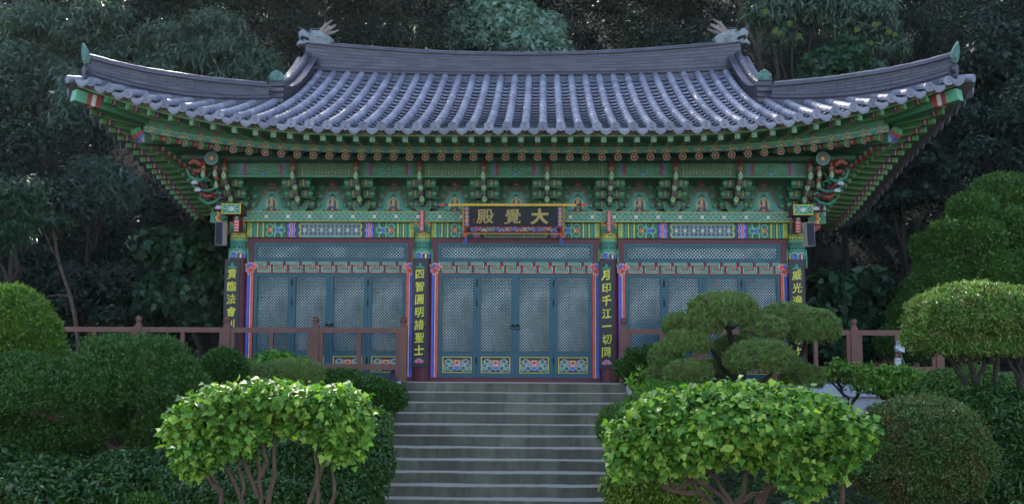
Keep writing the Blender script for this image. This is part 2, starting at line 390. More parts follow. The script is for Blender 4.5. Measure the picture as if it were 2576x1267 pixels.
def mural_half(v, H):  # half-width of the niche at height v
    t = v / H
    return np.interp(t, [0, .06, .12, .45, .5, .6, .85, .93, 1.0], [.40, .37, .34, .20, .175, .165, .11, .09, .088])
def mural_fn(H, robe, robe2):
    def fn(u, v):
        a = canvas(u, (32, 102, 70)); hw = mural_half(np.clip(v, 0, H), H); m = np.abs(u)
        put(a, (m < hw + .045) & (v < H + .035), (120, 78, 62)); put(a, (m < hw + .018) & (v < H + .014), (190, 170, 160))
        put(a, (m < hw + .012) & (v < H + .01), BLACK)
        inn = (m < hw) & (v < H); put(a, inn, (52, 142, 128)); put(a, inn & (np.sin(v * 330 + 1.5 * np.sin(u * 40)) > .55), (88, 176, 156))
        put(a, inn & (v < .035 + .01 * np.sin(u * 60)) & (m < .17), (44, 60, 140)); put(a, inn & (np.hypot(m - .15, v - .03) < .03), (110, 40, 50))
        hb = ((u / .115) ** 2 + ((v - .16) / .125) ** 2) < 1; put(a, inn & hb, (188, 160, 128))
        put(a, inn & hb & (np.abs(((u / .115) ** 2 + ((v - .16) / .125) ** 2) - .85) < .1), (120, 190, 150))
        put(a, inn & (np.hypot(u, v - .30) < .058), (60, 130, 90))
        put(a, inn & (((u / .11) ** 2 + ((v - .045) / .035) ** 2) < 1), robe)                     # crossed legs
        put(a, inn & (m < .055 + .03 * (1 - np.clip(v / .25, 0, 1))) & (v > .03) & (v < .235), robe)
        put(a, inn & (m < .026) & (v > .13) & (v < .245), (206, 172, 128)); put(a, inn & (np.hypot(m - .055, v - .14) < .018) & (u < 0), (206, 172, 128))
        put(a, inn & (m < .04) & (v > .09) & (v < .125), robe2); put(a, inn & (((u / .03) ** 2 + ((v - .06) / .012) ** 2) < 1), (214, 180, 140))
        put(a, inn & (((u / .026) ** 2 + ((v - .285) / .034) ** 2) < 1), (214, 182, 138))            # face
        put(a, inn & (((u / .028) ** 2 + ((v - .315) / .016) ** 2) < 1), (26, 30, 40)); put(a, inn & (np.hypot(u, v - .335) < .011), (26, 30, 40))
        put(a, inn & (np.abs(np.abs(u) - .010) < .004) & (np.abs(v - .288) < .002), (40, 30, 30))
        put(a, inn & (m < .007) & (np.abs(v - .267) < .002), (150, 60, 50))
        up = v > H + .05; lz = v - H - .13
        put(a, ((u / .19) ** 2 + (lz / .055) ** 2) < 1, DKG); put(a, np.abs(((u / .19) ** 2 + (lz / .055) ** 2) - .9) < .12, (40, 120, 90))
        put(a, np.hypot(u, lz) < .075, (24, 70, 56)); put(a, np.abs(np.hypot(u, lz) - .07) < .006, (70, 150, 110))
        flower(a, u, lz, 0, 0, .045, (180, 60, 60), (230, 140, 120), 4)
        return a
    return fn
def purlin_fn(kind, W, H):
    def fn(u, v):
        a = canvas(u, (36, 98, 66)); w = v - H / 2; m = np.abs(u)
        if kind == 0:
            d = np.minimum(key_lines(u, (w % .09) - .045, .12), seg((u % .12) - .06, (w % .09) - .045, 0, -.05, 0, .05))
            put(a, d < .010, (18, 60, 52)); put(a, d < .004, (120, 150, 80))
            flower(a, (u % .12) - .06, w + H / 2 - .045, 0, 0, .018, (180, 120, 70), (120, 60, 50), 6)
            flower(a, (u % .24) - .12, w - H / 2 + .05, 0, 0, .016, (180, 120, 70), (120, 60, 50), 6)
        else:
            for cx, cy, r in ((0, .0, .085), (.13, .04, .05), (-.13, .04, .05), (.13, -.05, .05), (-.13, -.05, .05), (.24, 0, .045), (-.24, 0, .045)):
                for k in (1, .66, .33):
                    d = np.hypot(u - cx, w - cy); put(a, np.abs(d - r * k) < .006, (64, 150, 104) if k != .66 else (24, 70, 60))
            put(a, np.hypot(u - .06, w - .06) < .018, (150, 50, 50)); put(a, np.hypot(u + .08, w + .03) < .016, (150, 50, 50))
            put(a, (m < .03) & (w < -H / 2 + .04), (90, 100, 190))
            wv = .022 * np.abs(np.sin(v / H * np.pi * 2)); q = m + wv
            put(a, q > .32, (120, 40, 44)); put(a, q > .37, (90, 90, 160)); put(a, q > .41, (50, 120, 70)); put(a, m > .44, (40, 100, 64))
        put(a, (v < .01) | (v > H - .01), (20, 60, 46)); return a
    return fn
def end_flower_fn(u, v, cx=0, cy=0, r=.066):
    a = canvas(u, (34, 92, 64)); d = np.hypot(u - cx, v - cy); th = np.arctan2(v - cy, u - cx)
    k = .80 + .2 * np.abs(np.cos(th * 4)); put(a, d < r * 1.0 * k, (170, 190, 150)); put(a, d < r * .9 * k, (112, 22, 34))
    put(a, d < r * .24, (235, 190, 60)); return a
simple('dragon_stone', [(0.35, (104, 112, 116)), (0.6, (140, 146, 150))], 9, 0.7, bstr=0.5, bdist=0.02, bscale=30)
simple('horn', [(0.35, (118, 104, 98)), (0.6, (146, 130, 122))], 9, 0.6)

simple('gravel', [(0.3, (128, 120, 104)), (0.7, (152, 144, 126))], 2, 0.9, bstr=0.4, bscale=60)
# ================================================================== THE HALL
def surf(s, posfn, U, Vv, nu, nv, fn, mi=0):
    """curved painted strip: posfn(u,v)->xyz, fn(u,v)->rgb"""
    u = np.linspace(*U, nu + 1); v = np.linspace(*Vv, nv + 1); UU, VV = np.meshgrid(u, v)
    P = posfn(UU, VV); i = np.arange(nv)[:, None] * (nu + 1); j = np.arange(nu)[None]
    F = np.stack([i + j, i + j + 1, i + nu + 2 + j, i + nu + 1 + j], -1).reshape(-1, 4)
    uc, vc = np.meshgrid((u[1:] + u[:-1]) / 2, (v[1:] + v[:-1]) / 2)
    s.add(P.reshape(-1, 3), F, lin(fn(uc, vc).reshape(-1, 3)), mi)
MB.surf = surf
def polar(s, O, A, B, R, nr, ntt, fn, dome=0.0):
    O, A, B = (np.asarray(q, float) for q in (O, A, B)); C = np.cross(A, B)
    r = np.linspace(0, R, nr + 1); th = np.linspace(0, 2 * np.pi, ntt + 1)
    RR, TT = np.meshgrid(r, th, indexing='ij'); u = RR * np.cos(TT); v = RR * np.sin(TT)
    V = O + u[..., None] * A + v[..., None] * B + (dome * (1 - (RR / R) ** 2))[..., None] * C
    i = np.arange(nr)[:, None] * (ntt + 1); j = np.arange(ntt)[None]
    F = np.stack([i + j, i + ntt + 1 + j, i + ntt + 2 + j, i + j + 1], -1).reshape(-1, 4)
    rc, tc = np.meshgrid((r[1:] + r[:-1]) / 2, (th[1:] + th[:-1]) / 2, indexing='ij')
    s.add(V.reshape(-1, 3), F, lin(fn(rc * np.cos(tc), rc * np.sin(tc)).reshape(-1, 3)))
MB.polar = polar
PW = 'painted_wood'
hall = thing('temple_hall', 'green painted wooden hall with grey tiled hip-and-gable roof and twelve blue lattice doors', 'temple')
CXS = [-5.12, -1.70, 1.72, 5.16]; BAY = [(-3.41), 0.01, 3.44]
ZPED = 0.0
# ---- columns
for i, cx in enumerate(CXS):
    b = MB(); b.tube([(cx, 0, 0), (cx, 0, 1.2), (cx, 0, 2.92)], [.165, .16, .15], 20, RED)
    col = b.obj('column', ['painted_wood'], hall, smooth=False)
    m = MB(); r = .162
    def pos(u, v, cx=cx): th = u / r - np.pi / 2; return np.stack([cx + r * np.cos(th), r * np.sin(th), 2.24 + v], -1)
    m.surf(pos, (-.48, .48), (0, .52), 110, 60, column_fn); m.obj('painted_capital', [PW], col)
    # hanging tassel brackets beside the capital
    for sgn in (-1, 1):
        t = MB(); t.tube([(cx + sgn * .165, -.03, 2.42), (cx + sgn * .175, -.03, 2.2), (cx + sgn * .165, -.03, 2.12), (cx + sgn * .18, -.03, 2.08)], [.02, .018, .024, .008], 6, (70, 160, 110)); t.obj('tassel', [PW], col)
# ---- walls (rear and sides, hidden behind the painted front)
b = MB(); b.box(-5.2, 5.24, 6.35, 6.45, -.02, 4.3, (150, 120, 80)); b.obj('rear_wall', [PW], hall)
for sx in (-5.16, 5.2):
    b = MB(); b.box(sx - .05, sx + .05, .1, 6.4, -.02, 3.0, (196, 160, 90)); b.box(sx - .08, sx + .08, 3.1, 3.3, -.02, 3.0, RED)
    b.box(sx - .08, sx + .08, .1, 6.4, 1.1, 1.25, RED); b.box(sx - .09, sx + .09, .1, 6.4, 2.95, 3.1, GREEN); b.obj('side_wall', [PW], hall)
    for cy in (3.2, 6.4):
        b = MB(); b.tube([(sx, cy, 0), (sx, cy, 3.0)], [.16, .15], 14, RED); b.obj('column', [PW], hall)
# ---- beams
HB = .19
b = MB(); b.box(-5.16, 5.2, -.20, .15, 2.905, 3.095, (90, 36, 40))
b.raster((0.02, -.203, 2.905), (1, 0, 0), (0, 0, 1), 10.36, HB, 1036, 19, upper_beam_fn(HB)); b.obj('upper_beam', [PW], hall)
for bx in BAY:
    b = MB(); b.box(bx - 1.55, bx + 1.55, -.085, .09, 2.625, 2.90, GREEN)
    b.raster((bx, -.088, 2.625), (1, 0, 0), (0, 0, 1), 3.10, .275, 388, 36, lower_beam_fn(3.10, .275))
    b.obj('lower_beam', [PW], hall)
for i, cx in enumerate(CXS):   # beam-crossing ribbon pieces at each column
    b = MB()
    if i in (1, 2):
        def stp(u, v): 
            a = canvas(u, (220, 70, 74)); put(a, np.abs(u) > .026, (120, 26, 40)); put(a, (v * 22 % 1) < .25, (240, 170, 170)); put(a, np.abs(u) < .006, (245, 190, 190)); return a
        b.box(cx - .04, cx + .04, -.28, -.205, 2.73, 3.10, (120, 26, 40)); b.raster((cx, -.283, 2.73), (1, 0, 0), (0, 0, 1), .078, .37, 9, 44, stp)
    else:
        sg = -1 if i == 0 else 1
        b.box(cx - .175, cx + .175, -.62, -.205, 2.99, 3.175, (90, 36, 40))
        def blk(u, v):
            a = canvas(u, (58, 140, 112)); w_ = v - .0925; d = key_lines(u + .05, w_, .1); put(a, d < .012, (24, 66, 58)); put(a, d < .005, (170, 210, 190))
            for ox, oy in ((.1, .06), (-.1, .06), (.1, -.06), (-.1, -.06)): put(a, seg(u, w_, ox, oy, ox * .3, oy * .3) < .006, (170, 210, 190))
            flower(a, u, w_, 0, 0, .045); e = np.minimum(.175 - np.abs(u), np.minimum(v, .185 - v)); put(a, e < .012, YEL); return a
        b.raster((cx, -.623, 2.99), (1, 0, 0), (0, 0, 1), .35, .185, 44, 24, blk)
        def stp(u, v):
            a = canvas(u, (226, 90, 96)); put(a, (v * 18 % 1) < .3, (245, 190, 190)); put(a, np.abs(u) > .04, (120, 26, 40)); put(a, v > .21, DKG); 
            return flower(a, u, v - .245, 0, 0, .022, WHITE, NAVY, 6)
        b.box(cx + sg * -.05 - .05, cx + sg * -.05 + .05, -.42, -.1, 2.70, 2.985, (120, 26, 40))
        b.raster((cx - sg * .05, -.423, 2.70), (1, 0, 0), (0, 0, 1), .098, .285, 12, 34, stp)
        # side-going end of the crossed beam
        b.box(*sorted((cx + sg * .18, cx + sg * .50)), -.19, .1, 2.88, 3.09, GREEN)
        def sd(u, v):
            m_ = u * sg + .16; wv = m_ + .02 * np.sin(v * 50); a = canvas(u, (44, 110, 80))
            for lo, cc in ((.14, ORG), (.18, YEL), (.21, (40, 110, 80)), (.26, JADE), (.29, NAVY), (.305, JADE)): put(a, wv > lo, cc)
            return a
        b.raster((cx + sg * .34, -.193, 2.88), (1, 0, 0), (0, 0, 1), .32, .21, 40, 24, sd)
        b.prism([(0, 0), (.26, 0), (.22, -.08), (.1, -.15), (0, -.22)], (cx + sg * .18, -.12, 2.875), (sg, 0, 0), (0, 0, 1), (0, 1, 0), .2, (150, 44, 50))
    b.obj('beam_end', [PW], hall)
    # painted swirl boards between column top and beam
    b = MB()
    def sw(u, v):
        a = canvas(u, GREEN); wv = .17 + .03 * np.sin(u * 30); put(a, v > wv + .05, (110, 26, 40)); put(a, np.abs(v - wv - .02) < .02, ORG); put(a, np.abs(v - wv + .005) < .006, YEL); put(a, np.abs(v - wv + .05) < .006, (140, 200, 150)); return a
    b.raster((cx, -.155, 2.70), (1, 0, 0), (0, 0, 1), .30, .205, 38, 24, sw); b.box(cx - .15, cx + .15, -.152, -.09, 2.70, 2.905, GREEN); b.obj('swirl_board', [PW], hall)
# ---- door frames, transoms
def lattice(s, x0, x1, z0, z1, y, p=.0520, r=.0088, c=None, mi=0):
    W_, H_ = x1 - x0, z1 - z0
    for sg in (1, -1):
        for k in range(int(-H_ / p) - 1, int(W_ / p) + 2):
            cc = (k + .5) * p       # x - z = cc  (z mirrored when sg<0)
            a = max(0, cc); bb = min(W_, cc + H_)
            if bb - a < .006: continue
            za, zb = a - cc, bb - cc
            if sg < 0: za, zb = H_ - za, H_ - zb
            s.tube([(x0 + a, y + (0 if sg > 0 else .004), z0 + za), (x0 + bb, y + (0 if sg > 0 else .004), z0 + zb)], r, 4, (200, 200, 200), mi, cap=False)
def frame_rect(s, x0, x1, z0, z1, wd, y0, y1, wt=None, wb=None, mi=0, bead=True):
    wt = wt or wd; wb = wb or wd
    s.box(x0, x0 + wd, y0, y1, z0, z1, mi=mi); s.box(x1 - wd, x1, y0, y1, z0, z1, mi=mi)
    s.box(x0 + wd, x1 - wd, y0 + .002, y1, z1 - wt, z1, mi=mi); s.box(x0 + wd, x1 - wd, y0 + .002, y1, z0, z0 + wb, mi=mi)
    if bead:
        for q in (.012, .022):
            a0, a1, c0, c1 = x0 + wd - q, x1 - wd + q, z0 + wb - q, z1 - wt + q
            s.box(a0, a1, y0 - .003, y0, c1 - .004, c1, mi=mi); s.box(a0, a1, y0 - .003, y0, c0, c0 + .004, mi=mi)
            s.box(a0, a0 + .004, y0 - .003, y0, c0 + .004, c1 - .004, mi=mi); s.box(a1 - .004, a1, y0 - .003, y0, c0 + .004, c1 - .004, mi=mi)
def petal(s, O, ang, ln, wd, c, y, rim=(235, 200, 205)):
    ca, sa = math.cos(ang), math.sin(ang)
    for k, (f, cc) in enumerate(((1.0, rim), (.84, c))):
        P = [(0, -.25), (.35, -.5), (.75, -.36), (1, 0), (.75, .36), (.35, .5), (0, .25)]
        s.prism([(a * ln * f, bq * wd * f) for a, bq in P], (O[0], y - .004 * k, O[1]), (ca, 0, sa), (-sa, 0, ca), (0, 1, 0), .006, cc)
LW = .705
for bi, bx in enumerate(BAY):
    f = MB()
    f.box(bx - 1.55, bx - 1.435, -.03, .09, -.03, 2.622); f.box(bx + 1.435, bx + 1.55, -.03, .09, -.03, 2.622)
    f.box(bx - 1.435, bx + 1.435, -.028, .09, 2.535, 2.622); f.box(bx - 1.435, bx + 1.435, -.06, .12, -.03, .068)
    fr = f.obj('door_frame', ['red_wood'], hall, col=False)
    yq = -.045
    for sg in (-1, 1):
        s = MB()
        for x0, x1, cc in ((1.535, 1.495, BLUE), (1.495, 1.480, (20, 26, 60)), (1.480, 1.468, WHITE), (1.468, 1.415, ORG)):
            s.box(*sorted((bx + sg * x0, bx + sg * x1)), yq, -.03, .07, 2.0, cc)
        s.obj('painted_strip', [PW], fr)
    s = MB(); s.box(bx - 1.53, bx + 1.53, -.05, -.03, 1.975, 2.185, MAR); s.raster((bx, -.053, 1.975), (1, 0, 0), (0, 0, 1), 2.83, .21, 472, 42, fret_fn(2.83, .21))
    s.obj('fret_panel', [PW], fr)
    for sg in (-1, 1):
        s = MB(); O = (bx + sg * 1.47, 2.06); y = -.066
        for an, ln, wd, cc in ((150, .13, .07, (60, 130, 100)), (110, .12, .07, BLUE), (190, .10, .06, BLUE), (240, .12, .06, BLUE), (20, .14, .06, ORG), (50, .13, .06, (230, 80, 80)), (-10, .10, .05, ORG),
                               (80, .11, .06, ORG), (215, .12, .06, ORG), (255, .15, .06, ORG), (290, .12, .05, (230, 80, 80))):
            a_ = math.radians(an); a_ = math.pi - a_ if sg > 0 else a_
            petal(s, O, a_, ln, wd, cc, y - .0005 * (an % 7))
        s.lathe([(.0, -.018), (.024, -.014), (.03, -.004), (.03, .012)], (O[0], y, O[1]), 12, [(250, 120, 110), (250, 120, 110), (220, 60, 60), (180, 40, 50)], axis=1)
        s.obj('lotus_corner', [PW], fr)
    # transom
    t = MB(); frame_rect(t, bx - 1.433, bx + 1.433, 2.187, 2.533, .075, -.02, .04); tr = t.obj('transom', ['teal_wood'], hall, col=False)
    l = MB(); lattice(l, bx - 1.358, bx + 1.358, 2.262, 2.458, .0, .062, .0096); l.obj('lattice', ['teal_dark'], tr, col=False)
    g = MB(); g.box(bx - 1.36, bx + 1.36, .008, .03, 2.26, 2.46); g.obj('glass', ['painted_reflection_glass'], tr, col=False)
    l = MB(); l.box(bx - 1.42, bx + 1.42, -.02, .04, 1.968, 1.974); l.obj('rail', ['teal_wood'], tr, col=False)
# one door leaf (local x 0..LW), mirrored twin, then copies
def make_leaf(flip):
    m = MB(); H = 1.895; g_ = .002
    x0, x1 = g_, LW - g_
    frame_rect(m, x0, x1, 0, H, .068, -.02, .03, wt=.065, wb=.475)
    m.box(x0 + .068, x1 - .068, -.023, -.018, .385, .46)           # middle rail
    frame_rect(m, x0 + .045, x1 - .045, .045, .415, .018, -.028, -.02, bead=False)
    lf = m.obj('door_leaf', ['teal_wood'], hall, col=False)
    l = MB(); lattice(l, x0 + .07, x1 - .07, .477, H - .067, .002); l.obj('lattice', ['teal_dark'], lf, col=False)
    g = MB(); g.box(x0 + .07, x1 - .07, .009, .02, .477, H - .067); g.obj('glass', ['painted_reflection_glass'], lf, col=False)
    p = MB(); p.box(x0 + .083, x1 - .083, -.0225, -.0205, .085, .375, (66, 18, 30)); p.raster((LW / 2, -.0255, .085), (1, 0, 0), (0, 0, 1), .535, .29, 134, 72, lotus_panel_fn(.535, .29))
    p.obj('painted_panel', [PW], lf)
    hx = (LW - .006) if not flip else .006
    h = MB()
    for z in (.30, .82, 1.36, 1.72):
        if z != .82: h.box(hx - .009, hx + .009, -.034, -.02, z - .055, z + .055); h.lathe([(.007, -.06), (.007, .06)], (hx, -.034, z), 8)
    h.obj('hinge', ['iron'], lf, col=False)
    return lf
def copy_tree(o, parent):
    c = o.copy(); COL.objects.link(c); c.parent = parent
    for ch in list(o.children):
        d = ch.copy(); COL.objects.link(d); d.parent = c
    return c
lfa = make_leaf(False); lfb = make_leaf(True); used = []; leaves_ = []
for bi, bx in enumerate(BAY):
    for k in range(4):
        src = lfa if k in (0, 2) else lfb
        o = copy_tree(src, hall) if src in used else src
        used.append(src); leaves_.append((o, bx, k))
for o, bx, k in leaves_:
    o.location = (bx - 2 * LW + k * LW, 0, .072)
    if k in (1, 2):
        hx = bx + (-.045 if k == 1 else .045)
        h = MB(); h.lathe([(.0, -.012), (.022, -.01), (.028, 0)], (hx, -.024, 1.02), 10, axis=1)
        th = np.linspace(0, 2 * np.pi, 19); P = np.stack([hx + .042 * np.sin(th), -.042 + .0 * th, .985 + .042 * np.cos(th)], -1)
        h.tube(P, .0065, 6, cap=False); ho = h.obj('ring_handle', ['iron'], hall, col=False)
        ho.parent = o; ho.location = (-o.location.x, 0, -.072)
# ---- murals behind the brackets, wall above
ZB = 3.097
robes = [((70, 34, 44), (60, 130, 90)), ((78, 60, 70), (70, 90, 150)), ((96, 30, 40), (60, 90, 140)), ((60, 60, 66), (60, 100, 90)), ((100, 60, 50), (60, 80, 130)),
         ((70, 30, 44), (60, 120, 90)), ((86, 50, 50), (70, 90, 150)), ((60, 62, 84), (150, 120, 110)), ((110, 26, 40), (60, 70, 120))]
for k in range(9):
    mx = 0.02 + (k - 4) * 1.140
    H = .40
    b = MB(); b.box(mx - .57, mx + .57, .005, .06, ZB, 3.75, (26, 84, 58))
    b.raster((mx, .002, ZB), (1, 0, 0), (0, 0, 1), 1.139, .65, 143, 82, mural_fn(H, *robes[k])); b.obj('mural_panel', [PW], hall)
b = MB(); b.box(-5.3, -5.11, .0, .06, ZB, 3.9, GREEN); b.box(5.15, 5.34, .0, .06, ZB, 3.9, GREEN); b.box(-5.3, 5.34, .07, .12, 3.70, 4.6, DKG); b.obj('bracket_wall', [PW], hall)
# ---- bracket sets
def lozenge(s, O, h=.18, w_=.088, tilt=.25):
    P = np.array([(0, -.5), (.42, -.3), (.5, -.05), (.30, .22), (0, .5), (-.30, .22), (-.5, -.05), (-.42, -.3)])
    D = np.array([0, -math.cos(tilt), -math.sin(tilt)]); W_ = np.array([0, -math.sin(tilt), math.cos(tilt)])
    for f, cc, dp in ((1.0, (66, 150, 118), .02), (.8, (20, 60, 50), .024), (.7, (150, 200, 160), .027), (.5, (206, 180, 130), .031), (.24, (170, 60, 50), .034)):
        s.prism(P * (w_ * f, h * f), np.array(O) - D * .0, (1, 0, 0), W_, D, dp, cc)
def scroll(s, x, y, z, r=.05, dy=.06):
    rr = [r, r * .82, r * .74, r * .45, r * .38, .0]; cs = [JADE, (24, 74, 54), JADE, (24, 74, 54), (90, 170, 130), (30, 90, 60)]
    cs = [(52, 136, 92), (96, 176, 124), (30, 92, 64), (56, 140, 96), (96, 176, 124), (34, 98, 68)]
    prof = [(rr[0], dy)] + [(q, -.002 * i) for i, q in enumerate(rr)]
    s.lathe(prof, (x, y, z), 14, [cs[0]] + cs, axis=1)
def bracket(x, corner=0):
    s = MB()
    # bearing block with splayed wings
    s.prism([(-.09, 0), (.09, 0), (.13, .05), (.13, .11), (-.13, .11), (-.13, .05)], (x, -.2, ZB), (1, 0, 0), (0, 0, 1), (0, 1, 0), .2, (40, 110, 80))
    for sg in (-1, 1):
        s.prism([(.03, .02), (.10, .0), (.15, .06), (.155, .13), (.05, .13)], (x, -.215, ZB), (sg, 0, 0), (0, 0, 1), (0, 1, 0), .04, (70, 140, 108))
        s.prism([(.05, .04), (.10, .03), (.13, .07), (.13, .115), (.06, .115)], (x, -.219, ZB), (sg, 0, 0), (0, 0, 1), (0, 1, 0), .02, (40, 104, 76))
    tiers = [(3.245, -.13), (3.41, -.33), (3.575, -.55)]
    for i, (z, y) in enumerate(tiers):
        s.box(x - .036, x + .036, y - .22, .0, z - .055, z + .055, (86, 66, 54))                  # outgoing arm
        s.box(x - .056, x + .056, y - .12, y + .02, z + .056, z + .075, (70, 140, 100))
        for sg in (-1, 1):
            a = lambda q, r_: tuple(sorted((x + sg * q, x + sg * r_)))
            s.box(*a(.05, .10), y, y + .06, z - .05, z + .05, (38, 112, 76)); s.box(*a(.10, .125), y - .002, y + .06, z - .052, z + .052, (70, 110, 66))
            s.box(*a(.125, .145), y - .003, y + .06, z - .054, z + .054, (176, 160, 70)); s.box(*a(.145, .18), y - .002, y + .06, z - .052, z + .052, (120, 36, 44))
            s.box(*a(.05, .26), y + .012, y + .061, z - .085, z - .0545, (30, 92, 62)); s.box(*a(.05, .20), y + .012, y + .061, z + .0545, z + .085, (30, 92, 62))
            scroll(s, x + sg * .215, y - .004, z, .052)
            s.prism([(-.045, 0), (.045, 0), (.068, .045), (.068, .075), (-.068, .075), (-.068, .045)], (x + sg * .222, y - .006, z + .058), (1, 0, 0), (0, 0, 1), (0, 1, 0), .09, (38, 112, 74))
            if i < 2:
                scroll(s, x + sg * .365, -.04, z + .155, .045); s.box(*a(.27, .31), -.05, .0, z - .045, z + .045, (104, 34, 42)); scroll(s, x + sg * .355 * (1 if i else .93), -.045, z - .01, .050)
    for (y, z) in ((-.38, 3.315), (-.62, 3.50), (-.86, 3.665)):
        lozenge(s, (x, y, z), .20, .10); s.box(x - .030, x + .030, y + .004, y + .18, z - .03, z + .06, (100, 64, 54))
    s.tube([(x, -.80, 3.74), (x, -.87, 3.79), (x, -.84, 3.86), (x, -.80, 3.95)], [.035, .042, .032, .04], 8, [(170, 90, 60), (176, 98, 66), (120, 44, 44), (110, 40, 44)])
    return s
for k in range(8):
    bracket(0.02 + (k - 3.5) * 1.140).obj('bracket_set', [PW], hall)
for sg, cx in ((-1, CXS[0]), (1, CXS[3])):
    s = bracket(cx + sg * .08)
    for (px, py, y) in ((511, 437, -.95), (541, 435, -.92), (544, 464, -.7)):
        P = pt(px, py, y); X = P[0] if sg < 0 else 0.04 - P[0]
        lozenge(s, (X, y, P[2])); s.box(X - .034, X + .034, y + .002, y + .5, P[2] - .03, P[2] + .07, (130, 46, 42))
        s.tube([(X, y + .06, P[2] + .07), (X, y, P[2] + .12), (X, y + .03, P[2] + .19), (X, y + .06, P[2] + .27)], [.03, .042, .034, .045], 8, [(170, 90, 60), (176, 98, 66), (120, 44, 44), (110, 40, 44)])
    s.obj('bracket_set', [PW], hall)
    # carved dragon, clouds and lotus sweeping out under the corner
    c = MB(); rg = np.random.default_rng(3)
    def W(px, py, y):
        P = pt(px, py, y); return (P[0] if sg < 0 else 0.04 - P[0], y, P[2])
    def wtube(pts, r, cc, y=-.55, n=7):
        q = [W(a, b_, y + (dy[0] if dy else 0)) for a, b_, *dy in pts]; c.tube(q, r, n, cc)
    wtube([(470, 425), (478, 445), (500, 455), (520, 448), (532, 432)], [.02, .035, .04, .03, .015], (52, 128, 104), -.75)
    wtube([(480, 460), (500, 478), (525, 480), (548, 470)], [.02, .03, .03, .015], (52, 128, 104), -.7)
    wtube([(500, 498), (520, 512), (540, 508), (556, 494)], [.02, .03, .03, .015], (52, 128, 104), -.6)
    wtube([(522, 470), (515, 460), (524, 452), (534, 458), (530, 468)], .016, (66, 150, 120), -.78)
    wtube([(545, 500), (538, 490), (546, 482), (556, 488)], .016, (66, 150, 120), -.7)
    wtube([(475, 412), (490, 404), (505, 412), (512, 424), (500, 432), (486, 428)], [.03, .06, .06, .05, .05, .03], (150, 74, 56), -.8, 9)
    wtube([(505, 485), (520, 495), (535, 492)], [.03, .055, .03], (140, 60, 52), -.6, 9)
    wtube([(540, 512), (552, 520), (545, 528), (535, 524)], [.02, .04, .04, .02], (110, 60, 56), -.5, 9)
    wtube([(508, 462), (520, 474), (530, 484), (548, 492), (566, 500)], [.06, .08, .08, .06, .03], (96, 26, 36), -.45, 9)
    for (px, py) in ((489, 462), (549, 525), (497, 480)):
        O = W(px, py, -.82)
        for k in range(7):
            an = math.radians(15 + k * 25); petal(c, (O[0], O[2]), an, .075, .035, (196, 196, 206), O[1] - .004 * (k % 3), rim=(120, 120, 140))
    c.obj('carved_dragon', [PW], hall)
# ---- outer purlin with painted panels
b = MB(); Yp = -.72
b.tube([(-6.0, Yp - .03, 4.00), (-5.2, Yp - .03, 3.985), (0, Yp - .03, 3.985), (5.2, Yp - .03, 3.985), (6.05, Yp - .03, 4.0)], .085, 12, [(24, 78, 56)] * 5)
b.box(-5.35, 5.39, Yp + .003, Yp + .06, 3.67, 3.93, (28, 88, 62))
b.box(-5.2, 5.24, Yp - .02, Yp + .08, 3.645, 3.667, (64, 150, 104))
b.obj('outer_purlin', [PW], hall)
for k in range(9):
    mx = 0.02 + (k - 4) * 1.140
    b = MB(); b.raster((mx, Yp, 3.672), (1, 0, 0), (0, 0, 1), .98, .255, 140, 36, purlin_fn(1 if k % 2 == 0 else 0, .98, .255))
    b.obj('purlin_panel', [PW], hall)
for sg, X in ((-1, -5.38), (1, 5.42)):
    b = MB(); b.tube([(X, -1.05, 3.93), (X, 1.2, 3.95), (X, 6.4, 3.95)], .12, 16, GREEN)
    def dsc(u, v):
        d = np.hypot(u, v); a = canvas(u, (40, 110, 90)); put(a, d < .10, (60, 90, 130)); put(a, d < .075, (40, 110, 80)); flower(a, u, v, 0, 0, .055, (170, 60, 50), YEL, 4); put(a, d > .11, (110, 160, 130)); return a
    b.polar((X, -1.055, 3.93), (1, 0, 0), (0, 0, 1), .12, 10, 32, dsc); b.obj('side_purlin', [PW], hall)
# ================================================================== eaves geometry
_t = [(195, 198), (228, 207), (271, 223), (362, 248), (454, 270), (547, 285), (637, 300), (728, 306), (912, 313), (1314, 319), (1720, 317), (1954.6, 301), (2045, 293), (2138, 273), (2232, 248.5), (2323, 217), (2367, 204), (2409, 189)]
RSH = 0.06
def Ye(x): return -2.2 - .35 * np.minimum(np.abs(x) / 7.5, 1.05) ** 3
_A, _Z = [], []
for px, py in _t:
    y = -2.2
    for _ in range(3): P = pt(px, py, y); y = float(Ye(P[0] - RSH))
    _A.append(abs(P[0] - RSH)); _Z.append(P[2])
_A, _Z = np.array(_A), np.array(_Z)
_cf = np.linalg.lstsq(np.stack([np.ones_like(_A), _A ** 2, _A ** 4, _A ** 6], 1), _Z, rcond=None)[0]
def Ez(x): x = np.minimum(np.abs(x), 7.6); return _cf[0] + _cf[1] * x ** 2 + _cf[2] * x ** 4 + _cf[3] * x ** 6
E0 = float(Ez(0.0))
def Lf(x): return Ez(x) - E0
_gq = (pt(1290, 197, 3.0)[2] - E0 - .30 * 5.2) / 27.04
def G(t): return .30 * t + _gq * t * t
def zfront(x, t): return E0 + Lf(x) * np.clip(1 - t / 4.0, 0, 1) ** 1.0 + .08 * (np.abs(x) / 4.55) ** 2 * np.clip(t / 5.2, 0, 1) + G(t)
YC = 3.2
def Xe(y): return 7.33 + .2 * np.minimum(np.abs(y - YC) / 5.75, 1.05) ** 3
_sy = [-2.6, -1.8, .2, 1.8, 3.1, 4.8, 6.4, 7.6, 9.0]; _sz = [5.03, 4.78, 4.36, 4.01, 3.79, 3.60, 3.80, 4.3, 5.0]
_sp = np.polyfit(_sy, _sz, 5)
def Es(y): return np.polyval(_sp, y)
def Zrs(y): return Es(y) - .35 - .14 * np.clip((.5 - y) / 2, 0, 1)
